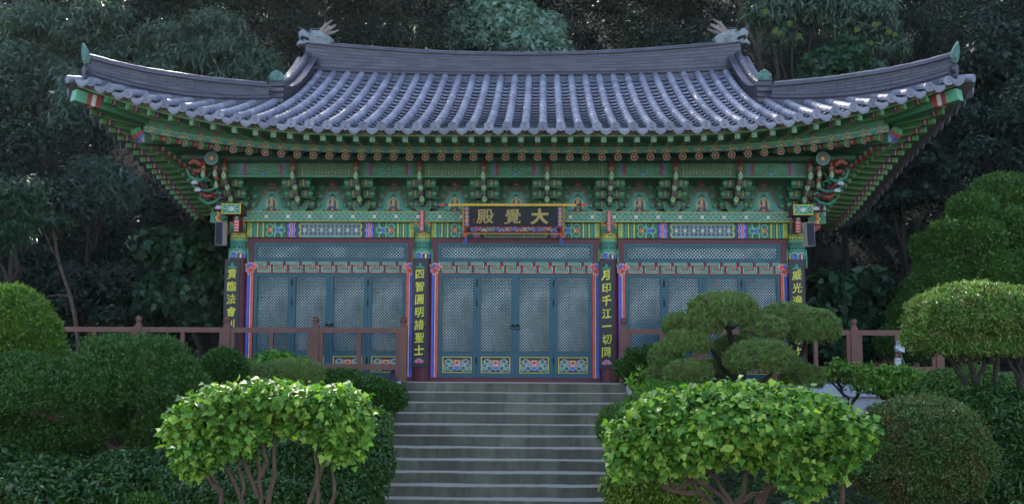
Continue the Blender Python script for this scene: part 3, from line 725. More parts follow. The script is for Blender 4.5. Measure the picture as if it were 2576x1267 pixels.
def zside(y, t):
    v = np.abs(y - YC); xh = np.where(v > 2.85, 4.55 + (v - 2.85), 4.6); T = np.maximum(.05, Xe(y) - xh)
    tz = zfront(xh, np.where(v > 2.85, 5.75 - v, 2.6)); q = np.clip(t / T, 0, 1.2); return Es(y) + (tz - Es(y)) * (.8 * q + .2 * q * q)
# hip line: from (4.4, .35) to (7.2, -2.5)
def hipY(x): return .35 - (np.abs(x) - 4.55)
NR = 25
# ---- round and flying rafters
def Yr(x): return -1.38 - .25 * (np.minimum(np.abs(x), 6.6) / 6.35) ** 3
def Zr(x): return 3.895 + .60 * Lf(np.minimum(np.abs(x) * 1.02, 7.2))
def Yf(x): return Ye(x) + .20
def Zf(x): return Ez(x) - .185
CF = (4.25, .65)
def on_front(p0, d, yfn):     # walk from p0 along d until y = yfn(x)
    s_ = 1.0
    for _ in range(30): s_ = (yfn(p0[0] + d[0] * s_) - p0[1]) / d[1]
    return s_
GC = (44, 118, 76)
def rafter_cols(n, tip=(110, 165, 110)):
    return None
def add_round(s, e, inner, disc=True):
    e, inner = np.array(e), np.array(inner); d = inner - e; L_ = np.linalg.norm(d); d /= L_
    st = [0, .02, .10, .12, .17, .19, .24, .26, L_]; cs = [(150, 185, 140), (70, 140, 80), (70, 140, 80), (170, 60, 56), (170, 60, 56), (190, 190, 170), (60, 80, 150), GC, GC]
    s.tube([e + d * q for q in st], .062, 10, cs, cap=False)
    A = np.cross(d, (0, 0, 1)); A /= np.linalg.norm(A); B = np.cross(A, d); B /= np.linalg.norm(B)
    A2 = np.cross(B, -d)
    s.polar(e - d * .002, -A, B, .065, 10, 40, end_flower_fn, 0.0)
def add_fly(s, e, inner):
    e, inner = np.array(e), np.array(inner); d = inner - e; L_ = np.linalg.norm(d); d /= L_
    st = [0, .02, .10, .101, .14, .141, .16, .161, .20, .201, .22, .221, L_]
    cs = [(120, 176, 124), (84, 158, 96), (84, 158, 96), (150, 44, 48), (150, 44, 48), (210, 200, 190), (210, 200, 190), (84, 84, 150), (84, 84, 150), (160, 50, 50), (160, 50, 50), (70, 140, 82), (58, 128, 76)]
    s.tube([e + d * q for q in st], .062, 4, cs, cap=True, ccap=np.array((128, 182, 132)), a0=math.pi / 4)
    s.tube([e - d * .003, e + d * .01], .040, 4, (40, 60, 60), a0=math.pi / 4)
    s.tube([e - d * .006, e + d * .01], .028, 4, (150, 170, 190), a0=math.pi / 4)
    # pale side strips
    s.tube([e + d * .24 - np.array([0, 0, .047]), inner - np.array([0, 0, .047])], .012, 4, (150, 190, 120), a0=math.pi / 4)
cnt = {'rafter': 0, 'flying_rafter': 0}; rest = {'rafter': MB(), 'flying_rafter': MB()}
def emit(kind, fn, force=False):
    if cnt[kind] < 99 and not force: s = MB(); fn(s); s.obj(kind, [PW], hall); cnt[kind] += 1
    else: fn(rest[kind])
SP = .279
for i in range(23):
    for sg in (-1, 1):
        x = (i + .5) * SP; 
        if x <= CF[0]: d = np.array([0, -1.0]); 
        else:
            d = np.array([x - CF[0], float(Yr(x)) - CF[1]]); d /= np.linalg.norm(d)
        e = (sg * x, float(Yr(x)), float(Zr(x)))
        inn = (sg * x, .1, e[2] + .36 * (.1 - e[1])) if x <= CF[0] else (sg * (CF[0] + d[0] * .5), CF[1] + d[1] * .5, 4.42)
        emit('rafter', lambda s: add_round(s, e, inn))
        p0 = np.array([x, float(Yr(x))]); s_ = on_front(p0, d, lambda q: float(Yf(q))); fe = p0 + d * s_
        bk = p0 - d * .45
        zi = e[2] + .17 + .45 * .30
        emit('flying_rafter', lambda s: add_fly(s, (sg * fe[0], fe[1], float(Zf(fe[0]))), (sg * bk[0], bk[1], zi)))
# side fans; mirrored about the diagonal of the front ones, then straight ones to the rear
def Xr_s(y): return 6.42 + .15 * np.minimum(np.abs(y - YC) / 4.8, 1.1) ** 3
def Xf_s(y): return Xe(y) - .2
def q_of(y, c): return c - (np.abs(y - YC) - 0) * 0
for sg in (-1, 1):
    for i in range(34):
        y = -1.52 + i * SP
        e = (sg * float(Xr_s(y)), y, float(Zrs(y)))
        x_ = abs(e[0])
        if y < CF[1]: d = np.array([x_ - CF[0], y - CF[1]]); d /= np.linalg.norm(d); inn = (sg * (CF[0] + d[0] * .5), CF[1] + d[1] * .5, 4.42)
        elif y > 6.4 - CF[1]: d = np.array([x_ - CF[0], y - 5.85]); d /= np.linalg.norm(d); inn = (sg * (CF[0] + d[0] * .5), 5.85 + d[1] * .5, 4.42)
        else: d = np.array([1.0, 0]); inn = (sg * 4.9, y, 4.35)
        p0 = np.array([x_, y]); s_ = 1.0
        for _ in range(20): s_ = (float(Xf_s(p0[1] + d[1] * s_)) - p0[0]) / d[0]
        fe = p0 + d * s_; bk = p0 - d * .45
        zf_ = float(Es(fe[1])) - .185
        emit('rafter', lambda s: add_round(s, e, inn), i > 25)
        emit('flying_rafter', lambda s: add_fly(s, (sg * fe[0], fe[1], zf_), (sg * bk[0], bk[1], e[2] + .17 + .135)), i > 25)
for k in rest:
    o = rest[k].obj(k, [PW], hall); o['kind'] = 'stuff'
# ---- hip rafters
for sg in (-1, 1):
    b = MB(); d = np.array([sg * .7071, -.7071, 0])
    def hp(s0): return np.array([sg * 4.55, .35, 0]) + d * s0
    zc = float(Zr(6.4))
    for (s0, z0, s1, z1, hw, hh, cs) in ((.0, 4.33, 2.70, zc - .02, .09, .12, (36, 100, 68)),):
        P0, P1 = hp(s0), hp(s1); P0[2], P1[2] = z0, z1
        b.tube([P0, P1], [hh * 1.35, hh * 1.1], 4, cs, a0=math.pi / 4)
    P1 = hp(2.70); P1[2] = zc - .02
    cc = [(60, 140, 96), (150, 160, 180), (90, 100, 170), (180, 70, 60), (70, 150, 100), (120, 180, 130)]
    b.tube([P1 + d * q + np.array([0, 0, z]) for q, z in ((-.12, .0), (-.02, .0), (.02, .02), (.06, .05), (.10, .09), (.14, .15))], [.13, .13, .125, .12, .11, .08], 4, cc, a0=math.pi / 4)
    b.obj('hip_rafter', [PW], hall)
    b = MB(); P0, P2 = hp(2.0), hp(3.93); P0[2] = zc + .22; P2[2] = 4.74
    dd = (P2 - P0) / np.linalg.norm(P2 - P0); LL = np.linalg.norm(P2 - P0)
    st = [0, LL - .45, LL - .44, LL - .36, LL - .35, LL - .28, LL - .27, LL - .2, LL - .02, LL]
    cs = [(50, 120, 80), (50, 120, 80), (170, 60, 56), (170, 60, 56), (220, 210, 200), (80, 80, 140), (150, 50, 50), (84, 150, 110), (84, 150, 110), (140, 190, 160)]
    b.tube([P0 + dd * q for q in st], [.14] * 9 + [.135], 4, cs, ccap=np.array((110, 175, 140)), a0=math.pi / 4); b.obj('hip_flying_rafter', [PW], hall)
# ---- battens and boards along the ends, soffit
def arcs(u, v):
    a = canvas(u, (42, 124, 76)); uu = (u % SP) - SP / 2; d = np.hypot(uu, v * 1.1); put(a, (d < .085), (170, 185, 150)); put(a, d < .080, (150, 46, 44)); put(a, d < .052, (190, 190, 160)); put(a, d < .048, (44, 130, 80)); put(a, v > .088, (120, 180, 120)); put(a, (np.abs(uu) > .11) & (v < .05), (60, 80, 130)); return a
def zig(u, v):
    a = canvas(u, (42, 118, 74)); uu = np.abs((u % .26) - .13); k = v - uu * .55; put(a, np.abs(k - .01) < .010, (150, 46, 44)); put(a, np.abs(k - .03) < .006, (180, 190, 140)); put(a, np.abs(k + .015) < .006, (80, 90, 160)); put(a, v < .008, (130, 180, 110)); return a
b = MB(); b.surf(lambda u, v: np.stack([u, Yr(u) - .03 + 0 * v, Zr(u) + .068 + v], -1), (-6.4, 6.4), (0, .10), 900, 8, arcs)
b.surf(lambda u, v: np.stack([u, Yr(u) - .03 + v, Zr(u) + .068 + 0 * v], -1), (-6.4, 6.4), (0, .10), 100, 1, lambda u, v: canvas(u, (50, 120, 76)))
for sg in (-1, 1):
    b.surf(lambda u, v: np.stack([sg * (Xr_s(u) + .03) + 0 * v, u, Zrs(u) + .068 + v], -1), (-1.5, 7.9), (0, .10), 500, 8, arcs)
    b.surf(lambda u, v: np.stack([sg * (Xr_s(u) + .03 - v), u, Zrs(u) + .068 + 0 * v], -1), (-1.5, 7.9), (0, .10), 90, 1, lambda u, v: canvas(u, (50, 120, 76)))
def gap_fn(u, v):
    a = canvas(u, (44, 128, 80)); uu = (u % SP) - SP / 2; d = np.hypot(uu, v * 1.2); put(a, d < .105, (70, 84, 150)); put(a, d < .095, (140, 44, 44)); put(a, d < .075, (44, 128, 80)); put(a, d < .05, (110, 170, 110)); put(a, d < .042, (44, 128, 80)); return a
b.surf(lambda u, v: np.stack([u, Yr(u) + .05 + 0 * v, Zr(u) + .165 + v], -1), (-6.4, 6.4), (0, .15), 900, 10, gap_fn)
for sg in (-1, 1):
    b.surf(lambda u, v: np.stack([sg * (Xr_s(u) - .05) + 0 * v, u, Zrs(u) + .165 + v], -1), (-1.5, 7.9), (0, .15), 400, 8, gap_fn)
b.obj('lower_eave_batten', [PW], hall)
b = MB(); b.surf(lambda u, v: np.stack([u, Yf(u) - .05 + 0 * v, Zf(u) + .045 + v], -1), (-7.3, 7.3), (0, .11), 1000, 9, zig)
b.surf(lambda u, v: np.stack([u, Yf(u) - .05 + v, Zf(u) + .045 + 0 * v], -1), (-7.3, 7.3), (0, .10), 100, 1, lambda u, v: canvas(u, (70, 140, 84)))
for sg in (-1, 1):
    b.surf(lambda u, v: np.stack([sg * (Xf_s(u) + .05) + 0 * v, u, Es(u) - .185 + .045 + v], -1), (-2.3, 8.7), (0, .11), 500, 8, zig)
    b.surf(lambda u, v: np.stack([sg * (Xf_s(u) + .05 - v), u, Es(u) - .14 + 0 * v], -1), (-2.3, 8.7), (0, .10), 90, 1, lambda u, v: canvas(u, (70, 140, 84)))
b.obj('upper_eave_board', [PW], hall)
def soff(u, v):
    a = canvas(u, (42, 116, 74)); put(a, np.abs(np.sin(u * 26) * np.sin(v * 40)) > .72, (62, 144, 92)); return a
b = MB()     # boards over the round rafters, then over the flying rafters
b.surf(lambda u, v: np.stack([u * (1 - .20 * v), Yr(u) * (1 - v) + .3 * v, (Zr(u) + .075) * (1 - v) + 4.56 * v], -1), (-6.5, 6.5), (0, 1), 160, 10, soff)
b.surf(lambda u, v: np.stack([u * (1 - .085 * v), Yf(u) * (1 - v) + (Yr(u) + .25) * v, (Zf(u) + .05) * (1 - v) + (Zr(u * .94) + .30) * v], -1), (-7.35, 7.35), (0, 1), 200, 8, soff)
for sg in (-1, 1):
    b.surf(lambda u, v: np.stack([sg * (Xr_s(u) * (1 - v) + 4.8 * v), YC + (u - YC) * (1 - .28 * v), (Zrs(u) + .075) * (1 - v) + 4.56 * v], -1), (-1.6, 8.0), (0, 1), 120, 8, soff)
    b.surf(lambda u, v: np.stack([sg * (Xf_s(u) * (1 - v) + (Xr_s(u) - .25) * v), YC + (u - YC) * (1 - .14 * v), (Es(u) - .135) * (1 - v) + (Zrs(u) + .29) * v], -1), (-2.4, 8.8), (0, 1), 140, 8, soff)
b.obj('soffit', [PW], hall)
# ================================================================== ROOF
RT = 'roof_tile'
def tile_rows(s, pos, lat, fwd, avals, tmax, ends=True, seg_=.30):
    """pos(a,t)->tube centre; lat = across direction, fwd = outward (towards the eave) direction"""
    lat = np.array(lat, float); fwd = np.array(fwd, float)
    th = np.radians(np.linspace(-25, 205, 14))
    for a in avals:
        T = tmax(a)
        if T < .25: continue
        nseg = max(1, int(round((T + .04) / seg_))); ts = np.linspace(-.04, T, nseg + 1)
        P = np.array([pos(a, t) for t in ts])
        for k in range(nseg):
            d = P[k + 1] - P[k]; d /= np.linalg.norm(d); nrm = np.cross(d, lat) ; nrm *= np.sign(nrm[2])
            ring = lambda q, r: q + r * (np.cos(th)[:, None] * lat + np.sin(th)[:, None] * nrm)
            n_ = len(th); j = np.arange(n_ - 1)
            FQ = np.stack([j, j + 1, n_ + j + 1, n_ + j], -1)
            s.add(np.concatenate([ring(P[k], .0750), ring(P[k + 1] + d * .02, .0690)]), FQ, sm=True)
            s.add(np.concatenate([ring(P[k], .0600), ring(P[k], .0750)]), FQ)
        if ends:
            e = P[0] + fwd * .012; d = P[1] - P[0]; d /= np.linalg.norm(d)
            A = lat; B = np.array([0, 0, 1.0]); th2 = np.linspace(0, 2 * np.pi, 20, endpoint=False)
            V = []
            for r, f_ in ((.074, -.04), (.080, 0), (.080, .010), (.066, .010), (.063, .003), (.0, .006)):
                V.append(e + r * (np.cos(th2)[:, None] * A + np.sin(th2)[:, None] * B) + fwd * f_)
            V = np.concatenate(V); i = np.arange(5)[:, None] * 20; j = np.arange(20)[None]; j2 = (j + 1) % 20
            s.add(V, np.stack([i + j, i + j2, i + 20 + j2, i + 20 + j], -1).reshape(-1, 4))
            c0 = e + fwd * .010           # raised curling sign on the disc
            for arc, rr, oz in ((np.linspace(-.6, 3.7, 9), .016, .026), (np.linspace(1.9, 6.2, 9), .022, -.006), (np.linspace(-2.2, 1.6, 8), .018, -.030)):
                s.tube([c0 + A * (rr * math.cos(q)) + B * (oz + rr * math.sin(q)) for q in arc], .0042, 4)
def trough(s, pos, lat, fwd, avals, tmax, ends=True, seg_=.30):
    lat = np.array(lat, float); fwd = np.array(fwd, float); u = np.linspace(-1, 1, 8); n_ = 8
    for a in avals:
        T = tmax(a)
        if T < .15: continue
        nseg = max(1, int(round((T + .02) / seg_))); ts = np.linspace(-.02, T, nseg + 1)
        P = np.array([pos(a, t) for t in ts])
        for k in range(nseg):
            d = P[k + 1] - P[k]; d /= np.linalg.norm(d); nrm = np.cross(d, lat); nrm *= np.sign(nrm[2])
            V = []
            for q, h in ((P[k] - d * .012, -.046), (P[k] - d * .012, -.030), (P[k + 1] + d * .03, -.076)):
                V.append(q + .118 * u[:, None] * lat + (h + .040 * u ** 2)[:, None] * nrm)
            j = np.arange(n_ - 1); FQ = np.stack([j, j + 1, n_ + j + 1, n_ + j], -1)
            s.add(np.concatenate(V[:2]), FQ); s.add(np.concatenate(V[1:]), FQ, sm=True)
        if ends:
            e = P[0] + fwd * .012; up = np.array([0, 0, 1.0]) * .96 - fwd * -.25
            poly = [(-.118, .002), (-.085, -.024), (-.04, -.038), (0, -.042), (.04, -.038), (.085, -.024), (.118, .002), (.112, -.05), (.085, -.10), (.05, -.13), (0, -.152), (-.05, -.13), (-.085, -.10), (-.112, -.05)]
            s.prism(poly, e, lat, (0, 0, 1), fwd, .018)
            for rr in (.055, .078):
                arc = np.linspace(math.pi * 1.12, math.pi * 1.88, 9)
                s.tube([e + fwd * .02 + lat * (rr * 1.15 * math.cos(q)) + np.array([0, 0, -.05 + rr * math.sin(q)]) for q in arc], .004, 4)
            s.lathe([(.014, .0), (.0, .008)], e + fwd * .018 + np.array([0, 0, -.085]), 6, axis=1)
def tmax_front(a):
    x = abs(a)
    if x < 4.5: return 3.08 - float(Ye(a))
    return max(0.0, float(hipY(x) - Ye(a)) - .03)
def tmax_side(y):
    v = abs(y - YC); x_at_hip = 4.55 + (v - 2.85) if v > 2.85 else 4.6
    return max(0.0, float(Xe(y)) - x_at_hip - .03)
r = MB()
pF = lambda a, t: np.array([a + RSH, float(Ye(a)) + t, float(zfront(a, t))])
pB = lambda a, t: np.array([a + RSH, 2 * YC - (float(Ye(a)) + t), float(zfront(a, t))])
ms = [(i + .5) * .3 for i in range(-25, 25)]; fs = [i * .3 for i in range(-24, 25)]
tile_rows(r, pF, (1, 0, 0), (0, -1, 0), ms, tmax_front); trough(r, pF, (1, 0, 0), (0, -1, 0), fs, tmax_front)
tile_rows(r, pB, (1, 0, 0), (0, 1, 0), ms, tmax_front, False, .9); trough(r, pB, (1, 0, 0), (0, 1, 0), fs, tmax_front, False, .9)
for sg in (-1, 1):
    pS = lambda a, t: np.array([RSH + sg * (float(Xe(a)) - t), a, float(zside(a, t))])
    ys = [YC + (i + .5) * .3 for i in range(-19, 19)]; yf = [YC + i * .3 for i in range(-19, 20)]
    tile_rows(r, pS, (0, 1, 0), (sg, 0, 0), ys, tmax_side); trough(r, pS, (0, 1, 0), (sg, 0, 0), yf, tmax_side)
    # corner tiles turned along the hip
    for k, (ox, oy, oz) in enumerate(((0, 0, .02),)):
        e = np.array([RSH + sg * 7.47, -2.52, 4.99]); dd = np.array([sg * .7, -.714, 0]); la = np.array([.714, sg * .7, 0])
        r.tube([e, e - dd * .25 + (0, 0, .03)], .068, 14)
    # solid layer under the tiles (board and clay), so the roof is closed from every side
roof = r.obj('roof', [RT], hall, smooth=False, col=False)
u_ = MB()
g1 = lambda c: (lambda u, v: canvas(u, c))
for yy in (0, 1):
    def pf(u, v):
        T = np.array([[max(.02, tmax_front(a)) for a in row] for row in u]); t = .02 + v * (T + .05 - .02); y = Ye(u) + t
        return np.stack([u + RSH, y if yy == 0 else 2 * YC - y, zfront(u, t) - .075], -1)
    u_.surf(pf, (-7.45, 7.45), (0, 1), 96, 14, g1((110, 104, 100)))
for sg in (-1, 1):
    def ps(u, v):
        T = np.array([[max(.02, tmax_side(a)) for a in row] for row in u]); t = .02 + v * (T + .05)
        return np.stack([RSH + sg * (Xe(u) - t), u, zside(u, t) - .075], -1)
    u_.surf(ps, (-2.42, 8.82), (0, 1), 80, 8, g1((110, 104, 100)))
    u_.prism([(.35, 5.2), (6.05, 5.2), (5.9, 5.4), (3.2, 6.5), (.5, 5.4)], (RSH + sg * 4.52, 0, 0), (0, 1, 0), (0, 0, 1), (sg, 0, 0), .08, (60, 96, 70))
u_.obj('clay_bed', [PW], roof)
# ---- ridges
def hexa(s, A, B, lat, hw, a0, a1, b0, b1):
    V = [A + lat * sg * hw + np.array([0, 0, z]) for z in (a0, a1) for sg in (-1, 1)] + [B + lat * sg * hw + np.array([0, 0, z]) for z in (b0, b1) for sg in (-1, 1)]
    s.add(V, [[0, 1, 3, 2], [4, 6, 7, 5], [0, 4, 5, 1], [2, 3, 7, 6], [0, 2, 6, 4], [1, 5, 7, 3]])
def ridge(name, B, T, hw=.14, nc=5, cap=.072, seg_=.33, base=.09, tube=True, shelf=.05):
    """B (n,3) points on the roof surface, T (n) height of the top above them"""
    B = np.asarray(B, float); T = np.asarray(T, float); s = MB()
    cum = np.concatenate([[0], np.cumsum(np.linalg.norm(np.diff(B, axis=0), axis=1))]); Lg = cum[-1]
    def at(q): return np.array([np.interp(q, cum, B[:, i]) for i in range(3)]), float(np.interp(q, cum, T))
    dirn = B[-1] - B[0]; dirn[2] = 0; dirn /= np.linalg.norm(dirn); lat = np.array([-dirn[1], dirn[0], 0])
    n = int(round(Lg / seg_)); e = np.linspace(0, Lg, n + 1); fine = np.linspace(0, Lg, n * 2 + 1)
    for a, b_ in zip(fine[:-1], fine[1:]):     # recessed core + bottom bed
        (A, ta), (Q, tb) = at(a), at(b_); hexa(s, A, Q, lat, hw - .012, -.15, ta - cap * 1.5, -.15, tb - cap * 1.5)
        hexa(s, A, Q, lat, hw + .02, -.15, base * .55, -.15, base * .55)
    for c in range(nc):
        off = (c % 2) * .5; ee = np.clip((np.arange(-1, n + 1) + off) * Lg / n, 0, Lg)
        for a, b_ in zip(ee[:-1], ee[1:]):
            if b_ - a < .03: continue
            (A, ta), (Q, tb) = at(a + .004), at(b_ - .004)
            lo = base + (.075 if tube else 0); f0, f1 = c / nc, (c + 1) / nc
            za = lambda t, f: lo + (t - cap * 1.6 - .02 - lo) * f
            jt = RNG.uniform(-.003, .003)
            hexa(s, A, Q, lat, hw + jt, za(ta, f0) + .010, za(ta, f1), za(tb, f0) + .010, za(tb, f1))
    for a, b_ in zip(e[:-1], e[1:]):
        (A, ta), (Q, tb) = at(a + .002), at(b_ - .002)
        hexa(s, A, Q, lat, hw + shelf, ta - cap * 1.6 - .018, ta - cap * 1.6 + .004, tb - cap * 1.6 - .018, tb - cap * 1.6 + .004)
        up = np.array([0, 0, 1.0])
        s.tube([A + up * (ta - cap), A + (Q - A) * .04 + up * (ta - cap), Q + up * (tb - cap)], [cap, cap * 1.03, cap * .95], 12)
        if tube:
            for sg in (-1, 1): s.tube([A + lat * sg * hw + up * (base + .02), Q + lat * sg * hw + up * (base + .02)], .050, 8)
    return s.obj(name, ['ridge_tile'], roof, col=False)
xs = np.linspace(-4.68, 4.68, 31)
Bm = np.stack([xs + RSH, 0 * xs + YC, [float(zfront(x, 3.05 - float(Ye(x)))) for x in xs]], -1); Bm[:, 2] -= .02
_zc, _ze = pt(1290, 131, YC)[2], pt(842, 108, YC)[2]; Tm = (_zc + (_ze - _zc) * (xs / 4.1) ** 2) - Bm[:, 2]
ridge('main_ridge', Bm, Tm, .15, 6, .065, .33, .07)
for sg in (-1, 1):
    q = np.linspace(0, 1, 13); yy = .42 + q * 2.62; xx = np.full(13, sg * 4.62) + RSH
    B = np.stack([xx, yy, [float(zfront(4.4, t - float(Ye(4.4)))) for t in yy]], -1)
    top = 5.72 + (pt(775, 132, 3.1)[2] - 5.72) * q ** 1.35
    ridge('descending_ridge', B, top - B[:, 2], .13, 6, .075, .27, .03, False, .09)
    q = np.linspace(0, 1, 15); ax = 4.79 + q * 2.42; yy = hipY(ax)
    B = np.stack([sg * ax + RSH, yy, [float(zfront(a, max(0, y - float(Ye(a))))) for a, y in zip(ax, yy)]], -1)
    pe = [(4.78, 5.60), (5.6, 5.49), (6.42, 5.44), (6.9, 5.45), (7.2, 5.49)]
    top = np.interp(ax, [p[0] for p in pe], [p[1] for p in pe])
    ridge('hip_ridge', B, top - B[:, 2], .12, 4, .068, .33, .05)
    # plaque and stacked tiles at the foot of the descending ridge
    s = MB(); X = sg * 4.62 + RSH; zb = float(zfront(4.62, .38 - float(Ye(4.4))))
    for k in range(5): s.prism([(-.14, 0), (.14, 0), (.145, .07), (-.145, .07)], (X, .24 - .012 * (k % 2), zb - .16 + k * .105), (1, 0, 0), (0, 0, 1), (0, 1, 0), .1, (200,) * 3); s.tube([(X - .14, .225, zb - .06 + k * .105), (X, .195, zb - .075 + k * .105), (X + .14, .225, zb - .06 + k * .105)], .014, 6)
    so_ = s.obj('ridge_end_stack', ['ridge_tile'], roof, col=False)
    s = MB(); P = [(-.11, 0), (.11, 0), (.135, .07), (.135, .15), (.08, .21), (0, .255), (-.08, .21), (-.135, .15), (-.135, .07)]
    s.prism(P, (X, .25, zb + .32), (1, 0, 0), (0, -.12, .99), (0, 1, 0), .06, (200,) * 3, inset=.08)
    s.prism(np.array(P) * .78 + (0, .03), (X, .243, zb + .32), (1, 0, 0), (0, -.12, .99), (0, 1, 0), .03, (200,) * 3, inset=.1)
    s.obj('ridge_plaque', ['bronze_patina'], roof, col=False)
    s = MB(); d = np.array([sg * .70, -.714, 0]); la = np.array([.714, sg * .70, 0]); O = np.array([sg * 7.24 + RSH, float(hipY(7.24)), 0])
    P = [(-.08, 0), (.08, 0), (.12, .08), (.115, .18), (.07, .27), (0, .36), (-.07, .27), (-.115, .18), (-.12, .08)]
    s.prism(P, O + (0, 0, 5.30), la, d * .22 + (0, 0, .97), -d, .05, (200,) * 3, inset=.08); s.prism(np.array(P) * .75 + (0, .04), O + d * .012 + (0, 0, 5.30), la, d * .22 + (0, 0, .97), -d, .03, (200,) * 3, inset=.1)
    s.obj('ridge_plaque', ['bronze_patina'], roof, col=False)
    s = MB(); s.tube([O - d * .08 + (0, 0, 5.20), O + d * .03 + (0, 0, 5.19)], .075, 14); s.tube([O + d * -.1 + (0, 0, 5.07), O + d * .03 + (0, 0, 5.06)], .07, 14); s.obj('ridge_end_stack', ['ridge_tile'], roof, col=False)
# ---- dragon heads
HP = [(1030, 770), (240, 745), (195, 785), (165, 745), (192, 695), (238, 660), (262, 600), (292, 668), (490, 672), (497, 605), (440, 565), (360, 545), (300, 522), (272, 545), (245, 600), (222, 520), (206, 450), (240, 408), (272, 398),
      (290, 356), (330, 345), (390, 385), (450, 440), (505, 450), (560, 400), (600, 385), (700, 402), (770, 398), (830, 470), (880, 500), (940, 495), (955, 532), (1035, 555), (1058, 600), (1108, 612), (1075, 650), (1040, 720)]
for sg in (-1, 1):
    O = pt(832, 117, YC); OX = O[0] if sg < 0 else 0.12 + RSH * 2 - .12 - O[0]
    def D(px, py, y=0.0):
        return np.array([OX + (-sg) * (px - 1030) / 1170.0, YC + y, O[2] + (770 - py) / 1170.0])
    s = MB(); poly = [((p[0] - 1030) / 1170.0, (770 - p[1]) / 1170.0) for p in HP]
    s.prism(poly, (OX, YC - .11, O[2]), (-sg, 0, 0), (0, 0, 1), (0, 1, 0), .22, (200,) * 3, inset=.04)
    for yv in (-.13, .13):
        s.prism([((p[0] - 1030) / 1170.0, (770 - p[1]) / 1170.0) for p in ((700, 400), (1030, 560), (1020, 760), (560, 750), (520, 600), (520, 480))], (OX, YC + yv - .02, O[2]), (-sg, 0, 0), (0, 0, 1), (0, 1, 0), .04, (200,) * 3, inset=.1)
        s.prism([((p[0] - 1030) / 1170.0, (770 - p[1]) / 1170.0) for p in ((520, 450), (600, 395), (700, 410), (680, 450), (560, 470))], (OX, YC + yv - .02, O[2]), (-sg, 0, 0), (0, 0, 1), (0, 1, 0), .05, (200,) * 3, inset=.15)
        for k in range(5): s.tube([D(600, 570 + 35 * k, yv * 1.15), D(800, 560 + 38 * k, yv * 1.18), D(1000, 590 + 34 * k, yv * 1.15)], .008, 5)
        s.lathe([(.0, -.03), (.028, -.012), (.032, 0)], D(560, 430, yv * 1.1), 10, axis=1)
        s.tube([D(330, 360, yv * .4), D(260, 320, yv * .7), D(190, 330, yv)], [.008, .006, .003], 5); s.tube([D(440, 430, yv * .5), D(560, 355, yv), D(700, 378, yv * 1.2), D(790, 350, yv * 1.2)], [.006, .006, .006, .003], 5)
    s.lathe([(.0, -.06), (.04, -.03), (.05, 0), (.04, .03), (.0, .06)], D(360, 630), 12, axis=1)
    hd = s.obj('dragon_head', ['dragon_stone' if 'dragon_stone' in MAT else 'bronze_patina'], roof, col=False)
    s = MB()
    for yv, dx in ((-.07, 0), (.07, 25)):
        s.tube([D(780 + dx, 440, yv), D(840 + dx, 340, yv * 1.3), D(905 + dx, 270, yv * 1.6), D(905 + dx, 180, yv * 1.8)], [.06, .045, .035, .014], 8)
        s.tube([D(900 + dx, 275, yv * 1.6), D(990 + dx, 215, yv * 2), D(1100 + dx, 150, yv * 2.3)], [.035, .026, .010], 8)
        s.tube([D(830 + dx, 470, yv), D(940 + dx, 400, yv * 1.4), D(1030 + dx, 370, yv * 1.8), D(1165 + dx, 295, yv * 2.1)], [.055, .038, .03, .012], 8)
    s.obj('dragon_horn', ['horn'], roof, col=False, smooth=True)
# ================================================================== writing
_tc = bpy.data.curves.new('lettering_source', 'FONT'); _to = bpy.data.objects.new('lettering_source', _tc); COL.objects.link(_to)
def glyph(s, ch, O, U, W, D, h, c, bold=.018, asp=1.0, brush=1.0, mi=0, depth=.012, fat=0.0):
    _tc.body = ch; _tc.offset = bold if ch in '大士一月千中' else 0.0; _tc.extrude = .03; _tc.resolution_u = 4
    dg = bpy.context.evaluated_depsgraph_get(); dg.update()
    m = bpy.data.meshes.new_from_object(_to.evaluated_get(dg)); m.calc_loop_triangles()
    V = np.zeros(len(m.vertices) * 3); m.vertices.foreach_get('co', V); V = V.reshape(-1, 3)
    F = np.zeros(len(m.loop_triangles) * 3, int); m.loop_triangles.foreach_get('vertices', F); F = F.reshape(-1, 3)
    bpy.data.meshes.remove(m)
    x, y, z = V[:, 0] - .5, V[:, 1] - .38, V[:, 2]
    x2 = x + brush * (.035 * np.sin(7 * y + 1) + .015 * np.sin(17 * y)); y2 = y + brush * (.10 * x + .02 * np.sin(9 * x))
    U, W, D, O = (np.asarray(q, float) for q in (U, W, D, O))
    P = O + (x2 * h * asp)[:, None] * U + (y2 * h)[:, None] * W + ((z / .03) * depth * .5)[:, None] * D
    for k, (ox, oz) in enumerate(((0, 0), (1, .6), (-1, -.6), (.6, -1), (-.6, 1)) if fat else ((0, 0),)):
        s.add(P + (ox * fat * h) * U + (oz * fat * h) * W + D * (.0004 * k), F, c, mi)
